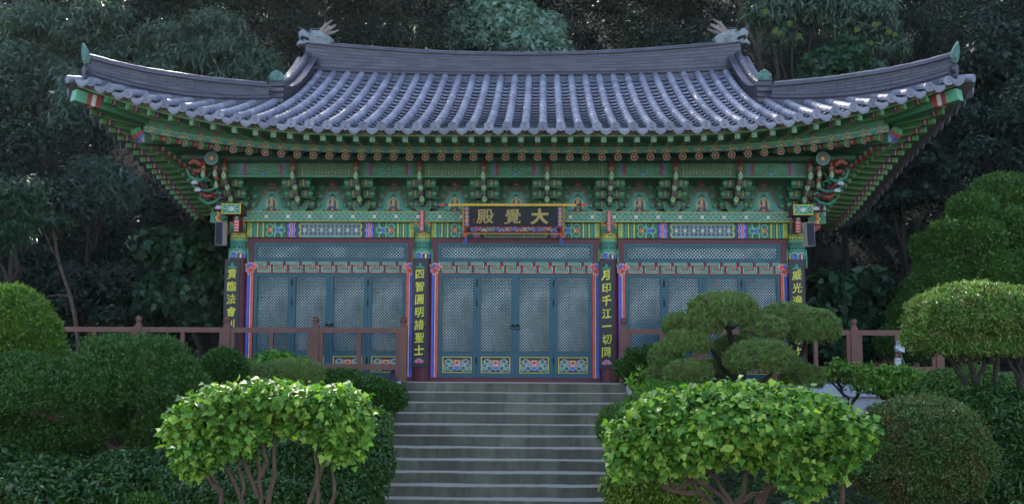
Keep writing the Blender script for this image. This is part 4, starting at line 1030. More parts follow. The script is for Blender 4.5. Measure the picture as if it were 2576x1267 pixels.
# ================================================================== name board
P = pt(1290.5, 560, -.55)
sign = thing('name_board', 'wide black board with three gold characters under a long yellow rail over the middle doors', 'sign', (P[0], -.5, 2.66))
X = P[0]; tl = .22; Wv = np.array([0, -math.sin(tl), math.cos(tl)]); Dv = np.array([0, -math.cos(tl), -math.sin(tl)]); O0 = np.array([X, -.40, 2.80])
M = Matrix(((1, 0, 0, O0[0]), (0, -Dv[1], Wv[1], O0[1]), (0, -Dv[2], Wv[2], O0[2]), (0, 0, 0, 1)))
b = MB(); b.box(-.80, .80, 0, .03, 0, .36, M=M); b.obj('board', ['board_black'], sign, col=False)
def bord(u, v):
    a = canvas(u, (60, 22, 60)); cs = [(70, 90, 200), (220, 80, 80), (230, 180, 80), (60, 150, 130), (70, 90, 200), (90, 130, 220), (220, 120, 90)]
    for k, cx in enumerate(np.arange(-.74, .8, .105)):
        d = np.hypot((u - cx) * .8, v - .05 - .015 * math.sin(k * 2.1)); put(a, d < .034, WHITE); put(a, d < .029, cs[k % 7]); put(a, d < .014, cs[(k + 3) % 7])
        for q in (.02, .08): put(a, np.hypot(u - cx - .052, v - q) < .012, WHITE); put(a, np.hypot(u - cx - .052, v - q) < .006, (170, 60, 90))
    put(a, (v < .008) | (v > .092), (170, 50, 70)); return a
b = MB(); fl = .10
b.prism([(-.80, 0), (.80, 0), (.90, -.11), (-.90, -.11)], O0, (1, 0, 0), Wv + Dv * .35, -Dv, .02, (150, 40, 60))
b.raster(O0 + Dv * .022 - (Wv + Dv * .35) * .104, (1, 0, 0), Wv + Dv * .35, 1.66, .10, 332, 20, bord)
def bords(u, v):
    a = canvas(u, (60, 22, 60)); cs = [(70, 90, 200), (220, 80, 80), (60, 150, 130), (220, 80, 80), (70, 90, 200)]
    for k in range(5): d = np.hypot(u, v - .035 - k * .07); put(a, d < .032, WHITE); put(a, d < .027, cs[k]); put(a, d < .012, (230, 180, 80))
    return a
for sg in (-1, 1):
    b.prism([(sg * .80, -.0), (sg * .80, .36), (sg * .89, .36), (sg * .89, -.11)], O0, (1, 0, 0), Wv, -Dv, .02, (150, 40, 60))
    b.raster(O0 + Dv * .004 + np.array([sg * .845, 0, 0]), (1, 0, 0), Wv, .076, .355, 14, 64, bords)
    b.prism([(sg * .89, -.13), (sg * .89, .40), (sg * .925, .40), (sg * .925, -.2)], O0 + Dv * .02, (1, 0, 0), Wv, -Dv, .05, (176, 128, 50))
b.prism([(-.92, -.118), (.92, -.118), (.92, -.138), (-.92, -.138)], O0 + Dv * .05, (1, 0, 0), Wv, -Dv, .05, (176, 140, 60))
for sg in (-1, 1):
    xq = O0[0] + sg * .87
    b.tube([(xq, -.42, 2.70), (xq - sg * .02, -.43, 2.64), (xq + sg * .03, -.43, 2.60)], [.03, .04, .03], 8, (220, 80, 66))
    th = np.linspace(0, 8, 16); b.tube([(xq + sg * .01 + (.045 - .005 * q) * math.sin(q) * -sg, -.44, 2.52 + (.06 - .0065 * q) * math.cos(q)) for q in th], [.020 - .001 * q for q in th], 6, (90, 100, 190))
b.obj('painted_frame', [PW], sign)
b = MB(); barz = .395
for x0, x1, cc in ((-1.37, -1.345, (60, 80, 210)), (-1.345, -1.24, ORG), (-1.24, -1.18, MAR), (-1.18, 1.14, (238, 196, 60)), (1.14, 1.22, MAR), (1.22, 1.345, ORG), (1.345, 1.37, (60, 80, 210))):
    b.box(x0, x1, -.06, -.02, barz - .018, barz + .018, cc, M=M)
b.obj('top_rail', [PW], sign)
b = MB()
for ch, px in (('殿', 1220), ('覺', 1289), ('大', 1357)):
    xg = pt(px, 548, -.5)[0]; glyph(b, ch, O0 + np.array([xg - X, 0, 0]) + Wv * .185 + Dv * .008, (1, 0, 0), Wv, Dv, .285, GOLD, .028, 1.12, .5, fat=.012)
for k, (dz, ch) in enumerate(((.125, '□'), (.065, '□'))):
    O = O0 + np.array([-.715, 0, 0]) + Wv * dz + Dv * .006; M2 = M
    b.box(-.73, -.695, -.006, -.002, dz - .017, dz + .017, (150, 40, 44), M=M); b.box(-.722, -.716, -.008, -.006, dz - .01, dz + .01, (20, 20, 30), M=M); b.box(-.711, -.703, -.008, -.006, dz - .008, dz + .004, (20, 20, 30), M=M)
b.obj('lettering', [PW], sign)
# ================================================================== couplet boards on the columns
texts = ['賁臨法會利群生', '四智圓明諸聖士', '月印千江一切同', '威光遍照十方中']
labs = ['black vertical board with yellow characters on the leftmost column, its foot behind the railing', 'black vertical board reading 四智圓明諸聖士 on the column left of the middle doors',
        'black vertical board reading 月印千江一切同 on the column right of the middle doors', 'black vertical board with yellow characters on the rightmost column behind the cloud pine']
for i, (px0, px1, pym, dpx) in enumerate(((585, 578, 652, 0), (1057, 1052, 652, 0), (1525, 1526, 655, 0), (2003, 2006, 655, 0))):
    T_ = pt(px0, pym, -.20); X = T_[0]; zt = T_[2]; Hh = 1.96; zb = zt - Hh
    th = thing('verse_board', labs[i], 'sign', (X, -.2, zb), 'verse boards on the four front columns')
    b = MB(); b.box(X - .14, X + .14, -.205, -.172, zb, zt); b.obj('board', ['board_black'], th, col=False)
    b = MB()
    for k, ch in enumerate(texts[i]):
        zc = zt - .265 - k * .232
        glyph(b, ch, (X + .006 * math.sin(k * 3), -.212, zc), (1, 0, 0), (0, 0, 1), (0, -1, 0), .195 if ch != '一' else .19, (236, 222, 70), .018, .92, 1.0, fat=.012)
    b.obj('lettering', [PW], th)
    b = MB(); zq = zt - .125
    b.prism([(-.09, -.02), (-.06, .0), (-.03, .0), (-.02, .05), (0, .075), (.02, .05), (.03, 0), (.06, 0), (.09, -.02), (.05, -.045), (0, -.03), (-.05, -.045)], (X, -.205, zq), (1, 0, 0), (0, 0, 1), (0, -1, 0), .006, (54, 140, 112)); b.obj('painted_leaf', [PW], th); b = MB()
    for k, an in enumerate((10, 35, 62, 90, 118, 145, 170)):
        petal(b, (X, zb + .085), math.radians(an), .085 if k not in (0, 6) else .095, .034, BLUE if k in (2, 3, 4) else ORG, -.207 - .001 * (k % 2))
    for k, an in enumerate((25, 90, 155)): petal(b, (X, zb + .08), math.radians(an), .06, .034, (236, 80, 76), -.219)
    b.obj('painted_lotus', [PW], th)
# ================================================================== speakers and lamp
for i, (px, py, rot, lab) in enumerate(((555, 587, -.06, 'slim dark column speaker hanging under the left end of the beams'), (2034.5, 589, .10, 'slim dark column speaker hanging under the right end of the beams'))):
    C_ = pt(px, py, -.55); th = thing('column_speaker', lab, 'speaker', C_, 'column speakers under the beam ends')
    sg = -1 if i == 0 else 1
    Mx = Matrix.Translation(C_) @ Matrix.Rotation(-rot, 4, 'Y') @ Matrix.Rotation(sg * .35, 4, 'Z') @ Matrix.Rotation(.12, 4, 'X')
    b = MB(); b.box(-.085, .085, -.05, .07, -.215, .215, M=Mx); b.obj('cabinet', ['speaker_trim'], th, col=False)
    b = MB(); b.box(-.075, .075, -.056, -.05, -.205, .205, M=Mx); b.obj('grille', ['speaker_cloth'], th, col=False)
    b = MB(); b.tube([(C_[0], C_[1] + .03, C_[2] + .2), (C_[0] - sg * .03, C_[1] + .15, C_[2] + .28), (C_[0] - sg * .08, -.2, C_[2] + .3)], .012, 6); b.obj('mount', ['iron'], th, col=False)
C_ = pt(2073, 528, -.4); th = thing('lamp_bulb', 'white spiral lamp bulb sticking up at the right end of the beam', 'lamp', C_)
b = MB(); b.lathe([(.0, .085), (.022, .085), (.026, .07), (.02, .06), (.024, .045), (.02, .035), (.034, .03), (.034, .0), (.02, -.002)], C_, 14); b.obj('socket', ['white_plastic'], th, col=False)
b = MB()
for k in range(4): a = k * math.pi / 2 + .5; b.tube([(C_[0] + .018 * math.cos(a), C_[1] + .018 * math.sin(a), C_[2]), (C_[0] + .018 * math.cos(a), C_[1] + .018 * math.sin(a), C_[2] - .09), (C_[0] + .004 * math.cos(a), C_[1] + .004 * math.sin(a), C_[2] - .10)], .011, 8)
b.obj('glass_tube', ['white_plastic'], th, col=False, smooth=True)
b = MB(); b.tube([(C_[0], C_[1], C_[2] + .085), (C_[0] - .06, C_[1] + .1, C_[2] + .12), (C_[0] - .2, C_[1] + .3, C_[2] + .05)], .006, 5); b.obj('cable', ['iron'], th, col=False)
# ================================================================== podium, stairs
pod = thing('stone_podium', 'pale stone platform with plastered front wall and jutting capstones carrying the hall', 'platform', (0, -1, 0))
b = MB(); b.box(-12, -1.93, -1.02, 9.0, -.9, -.20); b.box(1.96, 11, -1.02, 9.0, -.9, -.20); b.box(-1.93, 1.96, -.7, 9.0, -.9, -.20); b.obj('wall', ['plaster'], pod, col=False)
for x0, x1 in [(-12 + 1.5 * k, min(-10.5 + 1.5 * k, -1.93)) for k in range(7)] + [(1.96 + 1.5 * k, 3.46 + 1.5 * k) for k in range(6)]:
    b = MB(); b.box(x0, x1 - .008, -1.16, -.5, -.20, .012 + RNG.uniform(-.004, .004)); b.obj('capstone', ['plaster'], pod, col=False)
b = MB(); b.box(-12, -1.93, -.5, 9.0, -.20, -.004); b.box(1.96, 12, -.5, 9.0, -.20, -.004); b.box(-1.93, 1.96, -.95, 9, -.2, -.004); b.obj('paving', ['paving'], pod, col=False)
NS = 13
prof = [(-.6, -.3), (-.6, 0.0)]
for k in range(NS):
    y = -1.0 - .30 * k; z = -.165 * k
    prof += [(y + .02, z), (y + .006, z - .004), (y, z - .014), (y + .003, z - .08), (y + .004, z - .162)]
prof += [(-1 - .3 * NS + .3, -2.4)]
prof = np.array(prof); xsn = np.linspace(-1.93, 1.96, 60); jy = np.zeros((60, len(prof))); jz = jy.copy()
for k in range(NS):
    for arr, am in ((jy, .006), (jz, .005)):
        q = np.cumsum(RNG.normal(0, 1, 60)); q = (q - q.mean()) / (q.std() + 1e-6) * am * .6; arr[:, 2 + 5 * k:7 + 5 * k] = q[:, None]
V = np.stack([np.repeat(xsn[:, None], len(prof), 1), prof[:, 0] + jy, prof[:, 1] + jz], -1).reshape(-1, 3); m_ = len(prof)
i = np.arange(59)[:, None] * m_; j = np.arange(m_ - 1)[None]
b = MB(); b.add(V, np.stack([i + j, i + j + 1, i + m_ + j + 1, i + m_ + j], -1).reshape(-1, 4))
b.add(np.concatenate([V[:m_] , V[-m_:]]), [list(range(m_)), list(range(m_, 2 * m_))])
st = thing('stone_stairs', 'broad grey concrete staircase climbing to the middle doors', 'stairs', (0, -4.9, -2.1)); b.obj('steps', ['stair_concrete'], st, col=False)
for sg, x0, x1 in ((-1, -2.13, -1.932), (1, 1.962, 2.16)):
    b = MB(); b.prism([(-.7, -.6), (-.7, .0), (-1.1, .0), (-5.0, -2.05), (-5.0, -2.6), (-1.1, -2.2)], (x0, 0, 0), (0, 1, 0), (0, 0, 1), (1, 0, 0), x1 - x0); b.obj('cheek_wall', ['stair_concrete'], st, col=False)
    b = MB(); xm = (x0 + x1) / 2 + sg * .06
    for k in range(7):
        y = -1.25 - k * .62; z = -.02 - (k * .62 + .15) * .525
        b.lathe([(.0, 0), (.045, 0), (.05, .008), (.062, .008), (.066, 0), (.085, -.0), (.09, .012), (.09, .1)], (xm, y - .02, z), 18, axis=1)
        b.tube([(xm, y + .02, z), (xm, y + .62, z + .325)], .082, 12)
    b.obj('edge_tile', ['ridge_tile'], st, col=False)
# ================================================================== railings
def railing(name, label, xs, Y, extra=()):
    t = thing(name, label, 'railing', (xs[0], Y, 0))
    rg = np.random.default_rng(int(abs(xs[0]) * 10))
    for x in xs:
        b = MB(); w2 = .062
        b.box(x - w2, x + w2, Y - w2, Y + w2, .0, .955); b.prism([(-w2, 0), (w2, 0), (w2 * .7, .04), (-w2 * .7, .04)], (x, Y - w2 * .7, .955), (1, 0, 0), (0, 0, 1), (0, 1, 0), w2 * 1.4)
        b.lathe([(.045, .985), (.05, 1.0), (.045, 1.01), (.056, 1.02)] + [(.061 * math.cos(a), 1.075 + .061 * math.sin(a)) for a in np.linspace(-.9, 1.56, 10)], (x, Y, 0), 18, sm=True)
        b.obj('post', ['rail_paint'], t, col=False)
    for a, c in zip(xs[:-1], xs[1:]):
        b = MB(); b.box(a + .0625, c - .0625, Y - .045, Y + .045, .845, .935); b.obj('top_rail', ['rail_paint'], t, col=False)
        b = MB(); b.box(a + .0625, c - .0625, Y - .040, Y + .040, .21, .31); b.obj('bottom_rail', ['rail_paint'], t, col=False)
        for x, hw in ((a + .0625 + .035, .034), ((a + c) / 2, .034), (c - .0625 - .035, .034)):
            b = MB(); b.box(x - hw, x + hw, Y - .034, Y + .034, .31, .845); b.obj('baluster', ['rail_paint'], t, col=False)
            b = MB(); b.box(x - hw, x + hw, Y - .034, Y + .034, .01, .21); b.obj('foot', ['rail_paint'], t, col=False)
    return t
YF = -.98
xl = [pt(px, 830, YF)[0] for px in (-96, 127, 349, 572, 794, 1015)]; xr = [pt(px, 830, YF)[0] for px in (1567, 1760, 1953, 2147, 2360)]
railing('wooden_railing', 'brown wooden railing with ball topped posts on the platform left of the stairs', xl, YF)
railing('wooden_railing', 'brown wooden railing with ball topped posts on the platform right of the stairs', xr, YF)
t = thing('stair_handrail', 'low brown handrail with two ball topped posts sloping down behind the right railing', 'railing', pt(2241, 950, 1.6))
pp = []
for px, py in ((2196, 891), (2241, 867), (2300, 850)):
    Q = pt(px, py, 1.6); pp.append(Q); b = MB(); b.box(Q[0] - .06, Q[0] + .06, 1.54, 1.66, -.2, Q[2] - .13)
    b.lathe([(.045, -.13), (.05, -.11)] + [(.062 * math.cos(a), -.062 + .062 * math.sin(a)) for a in np.linspace(-.9, 1.56, 9)], (Q[0], 1.6, Q[2]), 16); b.obj('post', ['rail_paint'], t, col=False)
b = MB()
for a, c in zip(pp[:-1], pp[1:]): b.tube([a + (0, 0, -.24), c + (0, 0, -.24)], .055, 4, a0=math.pi / 4)
a_ = pp[0]; b.tube([a_ + (0, 0, -.24), a_ + (-.5, 0, -.55)], .055, 4, a0=math.pi / 4); b.obj('handrail', ['rail_paint'], t, col=False)
# floodlight and little box on the right railing
Q = pt(2264, 871, YF - .12); t = thing('floodlight', 'white boxy floodlight tilted on the railing beside the umbrella-shaped azalea', 'lamp', Q)
Mx = Matrix.Translation(Q) @ Matrix.Rotation(.18, 4, 'Y') @ Matrix.Rotation(-.25, 4, 'X') @ Matrix.Rotation(.3, 4, 'Z')
b = MB(); b.box(-.055, .055, -.05, .05, -.095, .095, M=Mx); b.box(-.06, .06, -.058, -.02, -.1, -.085, M=Mx); b.prism([(-.05, -.09), (.05, -.09), (.04, .09), (-.04, .09)], tuple(Q + np.array([0, -.06, 0])), (.98, 0, -.18), (.18, 0, .98), (0, 1, 0), .02); b.obj('housing', ['white_plastic'], t, col=False)
b = MB(); b.box(-.10, -.05, -.03, .02, -.07, -.01, M=Mx); b.tube([Q + (0, .05, -.05), Q + (0, .12, -.03)], .012, 6); b.obj('bracket', ['white_plastic'], t, col=False)
b = MB(); b.tube([Q + (0, .0, -.1), Q + (.02, 0, -.18), Q + (.07, .03, -.28)], .005, 5); b.obj('cable', ['white_plastic'], t, col=False)
Q = pt(2258, 911, YF - .10); t = thing('switch_box', 'small white box with dark lettering fixed to the railing under the floodlight', 'electrical box', Q)
b = MB(); b.box(Q[0] - .05, Q[0] + .05, Q[1] - .03, Q[1] + .05, Q[2] - .09, Q[2] + .075); b.obj('case', ['white_plastic'], t, col=False)
b = MB()
for k, ch in enumerate('SHOW'): glyph(b, ch, (Q[0] - .024 + k * .02, Q[1] - .034, Q[2] + .035), (1, 0, 0), (0, 0, 1), (0, -1, 0), .026, (30, 30, 40) if k != 2 else (230, 120, 50), .03, 1.0, 0, depth=.003)
b.obj('lettering', [PW], t)
bpy.data.objects.remove(_to, do_unlink=True)
# ================================================================== ground and hillside
def wob(x, y, s=1.0): return (np.sin(x * 1.3 * s + 1) * np.cos(y * 1.1 * s) + .6 * np.sin(x * 2.9 * s + y * 2.3 * s) + .3 * np.sin(x * 6.1 * s - y * 5.3 * s))
def gz(x, y):
    bed = np.interp(y, [-13.2, -12.4, -9, -5, -1.2, 0], [-2.25, -1.95, -1.75, -1.2, -.62, -.62]) + .05 * wob(x, y)
    stair = (np.abs(x - .015) < 2.05) & (y < -1.1); far = np.interp(np.abs(x), [0, 30, 60], [0, 0, -0.5])
    return np.where(stair, -2.08, np.where(y < -13, -2.3 - .0 * x, bed)) + far * 0
def hz(x, y):
    rise = np.maximum(0, y - 9.2) * .74; rise = np.minimum(rise, 24 + .1 * rise)
    side = np.maximum(0, np.abs(x + .3) - 10.5) * .45 * np.clip((y + 3) / 6, 0, 1)
    return -.35 + np.maximum(rise, np.minimum(side, 12)) + .12 * wob(x, y, .5) * np.clip((y - 8) / 3, 0, 1)
def sheet(name, xs, ys, fn, mat):
    X, Y = np.meshgrid(xs, ys); Z = fn(X, Y); V = np.stack([X, Y, Z], -1).reshape(-1, 3); nx = len(xs)
    i = np.arange(len(ys) - 1)[:, None] * nx; j = np.arange(nx - 1)[None]
    o = build(name, V, [np.stack([i + j, i + j + 1, i + nx + j + 1, i + nx + j], -1).reshape(-1, 4)], mat, smooth=True); return struct(o)
gx = np.concatenate([[-200, -120, -70, -45, -30], np.arange(-20, 20.01, .2), [30, 45, 70, 120, 200]]); gy = np.concatenate([[-200, -100, -60, -40, -25], np.arange(-18, 9.6, .2)])
sheet('ground', gx, gy, gz, 'soil')
hx = np.concatenate([np.arange(-70, -8, 1.0), np.arange(-8, 8, 1.0), np.arange(8, 71, 1.0)]); hy = np.arange(-3.0, 70, .7)
def hz2(x, y): return np.where((np.abs(x + .3) < 10.2) & (y < 8.9), -1.4, hz(x, y) - np.where(y < -1, 1.2, 0))
sheet('hillside', hx, hy, hz2, 'hill')

xs_ = np.concatenate([[-60, -40], np.arange(-24, 24.1, 1.0), [40, 60]]); ys_ = np.concatenate([[-90, -60], np.arange(-42, -11.9, 1.0)])
sheet('bounce_courtyard', xs_, ys_, lambda x, y: -1.985 + .004 * wob(x, y), 'gravel')  # unseen pale ground, added to bounce light onto eaves and front
sheet('bounce_path', np.arange(-2.3, 2.4, .5), np.arange(-13.2, -4.3, .5), lambda x, y: -1.98 + .004 * wob(x, y) + 0 * x, 'gravel')  # unseen strip towards the stairs, added for the same bounce light
# ================================================================== foliage
SH = {'diamond': ([(0, 0), (.45, .5), (1, 0), (.45, -.5)], .25),
      'oval': ([(0, 0), (.25, .38), (.6, .45), (1, 0), (.6, -.45), (.25, -.38)], .3),
      'blade': ([(0, 0), (.35, .5), (1, 0), (.35, -.5)], .35),
      'heart': ([(0, 0), (-.08, .3), (.15, .52), (.5, .42), (1, 0), (.5, -.42), (.15, -.52), (-.08, -.3)], .3),
      'lobed': ([(0, 0), (-.06, .22), (.12, .50), (.42, .62), (.46, .34), (.66, .30), (1, 0), (.66, -.30), (.46, -.34), (.42, -.62), (.12, -.50), (-.06, -.22)], .25),
      'star': ([(0, 0), (-.05, .35), (.22, .24), (.42, .62), (.48, .2), (1, 0), (.48, -.2), (.42, -.62), (.22, -.24), (-.05, -.35)], .2)}
ASP = {'diamond': .5, 'oval': .55, 'blade': .22, 'heart': .85, 'lobed': .92, 'star': .95}
def nrmz(v): return v / (np.linalg.norm(v, axis=-1, keepdims=True) + 1e-9)
def leaves(P, Nn, size, shape, rg, mode='out', jit=.6, droop=0.0, asp=None, sv=.35, upw=.55):
    n = len(P); tpl, bend = SH[shape]; tpl = np.array(tpl); k = len(tpl); asp = ASP[shape] if asp is None else asp
    R = rg.normal(size=(n, 3)); L = size * (1 - sv + 2 * sv * rg.random(n))
    if mode == 'out': A = nrmz(Nn + jit * R + np.array([0, 0, .15 - droop])); B = rg.normal(size=(n, 3)) * .8 + Nn
    else:
        B = nrmz(Nn * (1.1 - upw) + np.array([0, 0, upw]) + jit * R * .6); A = rg.normal(size=(n, 3)) + Nn * .5 + np.array([0, 0, -.25 - droop])
    S = nrmz(np.cross(A, B)) if mode == 'out' else None
    if mode != 'out': A = nrmz(A - (A * B).sum(1, keepdims=True) * B); S = np.cross(A, B)
    Nr = np.cross(S, A)
    a, s_ = tpl[:, 0], tpl[:, 1]
    V = P[:, None] + (L[:, None] * a)[..., None] * A[:, None] + (L[:, None] * asp * s_)[..., None] * S[:, None] - (L[:, None] * (bend * a * a - .25 * np.abs(s_)))[..., None] * Nr[:, None]
    return V.reshape(-1, 3), np.arange(n * k).reshape(n, k)
def wobv(P, f): return (np.sin(P[:, 0] * f + 1.3) + np.sin(P[:, 1] * f * 1.1 + 4) + np.sin(P[:, 2] * f * 1.2 + 2) + .6 * np.sin(P[:, 0] * f * 2.3 + P[:, 2] * f * 1.9) + .5 * np.sin(P[:, 1] * f * 2.9 - P[:, 2] * f * 2.1)) / 2.6
def shell(lobes, n, rg, thick=.12, bump=.05, low=-.5, f=6.0, inner=.2, cut=.72, stray=.012, sl=.08):
    lb = np.array(lobes, float); ar = (lb[:, 3] * lb[:, 4] + lb[:, 3] * lb[:, 5] + lb[:, 4] * lb[:, 5]); pr = ar / ar.sum()
    m = int(n * 1.5); idx = rg.choice(len(lb), m, p=pr); D = nrmz(rg.normal(size=(m, 3))); L = lb[idx]
    ok = D[:, 2] > low + .12 * rg.normal(size=m); D, L, idx = D[ok], L[ok], idx[ok]; m = len(D)
    C, R = L[:, :3], L[:, 3:6]; S0 = C + D * R
    rr = 1 + bump * wobv(S0, f) + .75 * bump * wobv(S0 + 3.7, f * 3.3) - thick * rg.random(m) ** 1.7
    inn = rg.random(m) < inner; rr = np.where(inn, rr - .12 - .28 * rg.random(m), rr)
    st = rg.random(m) < stray; rr = np.where(st, 1 + sl * rg.random(m), rr)
    P = C + D * R * rr[:, None]; keep = np.ones(m, bool)
    for q in range(len(lb)):
        dd = np.linalg.norm((P - lb[q, :3]) / lb[q, 3:6], axis=1); keep &= ~((dd < cut) & (idx != q))
    P, D, R = P[keep], D[keep], R[keep]; Nn = nrmz(D / R); return P[:n], Nn[:n]
def Lb(px, py, rx, rz, Y, ky=.85, ry=None):
    c = pt(px, py, Y); k = ppm(Y); return (c[0], c[1], c[2], rx / k, (ry if ry else rx * ky / k), rz / k)
def sprig(P, Nn, rg, m, r):
    """spread each point into a little clump of m"""
    Q = np.repeat(P, m, 0) + rg.normal(size=(len(P) * m, 3)) * r; return Q, np.repeat(Nn, m, 0)
def crown(parent, lobes, n, size, shape, mat, seed, name='crown', clump=0, cr=.03, mode='out', jit=.6, droop=0, asp=None, upw=.55, sv=.35, **k):
    rg = np.random.default_rng(seed)
    if clump: P, Nn = shell(lobes, n // clump, rg, **k); P, Nn = sprig(P, Nn, rg, clump, cr)
    else: P, Nn = shell(lobes, n, rg, **k)
    V, F = leaves(P, Nn, size, shape, rg, mode, jit, droop, asp, sv, upw)
    return build(name, V, [F], mat, parent, smooth=True)
def limb(s, pts, r0, r1, rg, n=7, wig=.02, steps=10):
    pts = np.array(pts, float); t = np.linspace(0, 1, len(pts)); tt = np.linspace(0, 1, steps)
    P = np.stack([np.interp(tt, t, pts[:, i]) for i in range(3)], -1)
    for _ in range(2): P[1:-1] = (P[:-2] + 2 * P[1:-1] + P[2:]) / 4
    P[1:-1] += rg.normal(size=(steps - 2, 3)) * wig
    s.tube(P, np.linspace(r0, r1, steps) * (1 + .08 * rg.normal(size=steps)), n)
def stems(parent, segs, mat='bark', seed=1, name='trunk', wig=.015):
    rg = np.random.default_rng(seed); s = MB()
    for pts, r0, r1 in segs: limb(s, pts, r0, r1, rg, wig=wig)
    return s.obj(name, [mat], parent, col=False, smooth=True)
def pp_(Y, *pts): return [pt(a, b, Y + (c[0] if c else 0)) for a, b, *c in pts]
# ---------------------------------------------------------------- left garden
Y = -7.0
t = thing('yew', 'large spreading dark green clipped yew in front of the left railing, its trunk showing below', 'shrub', pt(310, 1180, Y))
LY = [Lb(140, 1000, 190, 92, Y), Lb(335, 965, 180, 118, Y - .1), (Lb(455, 1000, 85, 70, Y)), Lb(60, 950, 110, 62, Y), Lb(90, 1120, 150, 80, Y + .3), Lb(440, 1055, 95, 70, Y), Lb(-60, 1030, 120, 100, Y), Lb(200, 1010, 150, 95, Y + .5), Lb(350, 1020, 110, 80, Y + .4), Lb(220, 1080, 130, 72, Y + .25), Lb(380, 1100, 80, 50, Y + .25)]
crown(t, LY, 210000, .033, 'diamond', 'yew_leaf', 11, clump=6, cr=.022, thick=.12, bump=.085, f=9, low=-.35, jit=.7, asp=.55, inner=.15)
stems(t, [(pp_(Y, (310, 1200), (300, 1130), (240, 1090), (120, 1050), (20, 1010)), .08, .03), (pp_(Y, (312, 1200), (330, 1120), (400, 1080), (440, 1030)), .06, .02), (pp_(Y, (300, 1140), (270, 1050, .2), (250, 960, .3)), .05, .02),
          (pp_(Y, (240, 1092), (180, 1080, .2), (90, 1120)), .03, .012), (pp_(Y, (300, 1130), (350, 1060), (350, 980)), .04, .015)], 'bark_red', 2)
Y = -3.2
t = thing('boxwood', 'dark boxwood mass in the shade behind the large spreading yew', 'shrub', pt(300, 1180, Y))
crown(t, [Lb(150, 1060, 110, 70, Y), Lb(300, 1050, 110, 75, Y), Lb(430, 1060, 90, 70, Y), Lb(20, 1060, 100, 70, Y), Lb(510, 1060, 60, 60, Y)], 50000, .05, 'oval', 'yew_leaf', 10, clump=5, cr=.03, mode='flat', jit=.9, low=-.9)
Y = -6.3
t = thing('clipped_dome_shrub', 'sunlit pale green clipped dome at the far left edge', 'shrub', pt(20, 950, Y))
crown(t, [Lb(5, 850, 142, 128, Y), Lb(70, 900, 95, 75, Y)], 60000, .040, 'diamond', 'yew_light', 12, clump=5, cr=.02, thick=.08, bump=.05, f=8, jit=.7, asp=.55)
Y = -5.2
t = thing('round_yew', 'small round dark yew between the big yew and the left doors', 'shrub', pt(560, 960, Y))
crown(t, [Lb(563, 925, 52, 42, Y), Lb(525, 945, 40, 35, Y)], 22000, .045, 'diamond', 'yew_leaf', 13, clump=5, cr=.02, thick=.1, bump=.05)
Y = -3.6
t = thing('maple_shrub', 'low bright green maple shrub with starry leaves under the left doors', 'shrub', pt(655, 960, Y))
crown(t, [Lb(700, 915, 85, 26, Y), Lb(620, 925, 70, 25, Y), Lb(570, 945, 38, 22, Y), Lb(690, 895, 50, 14, Y)], 4200, .075, 'star', 'maple_leaf', 14, mode='flat', jit=.5, thick=.4, bump=.15, inner=.35, low=-.2)
stems(t, [(pp_(Y, (655, 985), (640, 940), (600, 915)), .02, .006), (pp_(Y, (655, 985), (690, 940), (750, 905)), .02, .006), (pp_(Y, (655, 985), (660, 940), (665, 895)), .018, .005), (pp_(Y, (640, 960), (590, 950), (550, 945)), .012, .004)], 'bark', 3)
Y = -4.6
t = thing('mounded_pine', 'two low rounded grey green pine cushions in front of the maple shrub', 'shrub', pt(690, 1000, Y))
crown(t, [Lb(740, 948, 82, 38, Y), Lb(605, 948, 68, 34, Y), Lb(670, 975, 90, 28, Y)], 80000, .07, 'blade', 'needle_leaf', 15, clump=6, cr=.008, thick=.1, bump=.06, jit=.55, asp=.12, low=-.3)
Y = -4.4
t = thing('layered_yew', 'dark green yew in two uneven layers beside the top of the stairs', 'shrub', pt(900, 1040, Y))
crown(t, [Lb(855, 962, 62, 30, Y), Lb(905, 985, 75, 36, Y), Lb(968, 1003, 52, 38, Y), Lb(940, 1025, 55, 26, Y), Lb(800, 975, 40, 24, Y)], 52000, .042, 'diamond', 'yew_leaf', 16, clump=5, cr=.022, thick=.14, bump=.09, f=9, asp=.55)
stems(t, [(pp_(Y, (900, 1080), (910, 1040), (960, 1010)), .04, .015), (pp_(Y, (985, 1055), (960, 1035), (930, 1010)), .015, .008), (pp_(Y, (900, 1060), (870, 1000), (840, 960)), .03, .01)], 'bark_dark', 4)
Y = -6.6
t = thing('azalea', 'small yellow green azalea against the left side of the stairs', 'shrub', pt(940, 1130, Y))
crown(t, [Lb(938, 1072, 50, 46, Y), Lb(890, 1100, 60, 50, Y)], 9000, .055, 'oval', 'box_leaf', 17, clump=4, cr=.015, mode='flat', jit=.9, thick=.15, bump=.08)
Y = -8.4
t = thing('azalea', 'broad dark glossy azalea filling the bed behind the sunlit lobed-leaf shrub', 'shrub', pt(760, 1290, Y))
crown(t, [Lb(890, 1150, 92, 110, Y), Lb(760, 1140, 130, 95, Y), Lb(620, 1180, 110, 90, Y), Lb(500, 1220, 110, 75, Y), Lb(700, 1240, 260, 90, Y), Lb(935, 1165, 55, 75, Y)], 62000, .048, 'oval', 'azalea_leaf', 18, clump=6, cr=.022, mode='flat', jit=1.0, thick=.12, bump=.06, f=8, asp=.42, low=-.8)
Y = -8.0
t = thing('rhododendron', 'low dark leafy shrub in deep shade at the bottom left', 'shrub', pt(200, 1290, Y))
crown(t, [Lb(120, 1240, 190, 80, Y), Lb(330, 1225, 130, 85, Y), Lb(450, 1195, 80, 70, Y), Lb(-40, 1200, 100, 90, Y)], 30000, .075, 'oval', 'azalea_leaf', 19, clump=5, cr=.03, mode='flat', jit=.9, thick=.15, bump=.08, asp=.4, low=-.8)
Y = -9.6
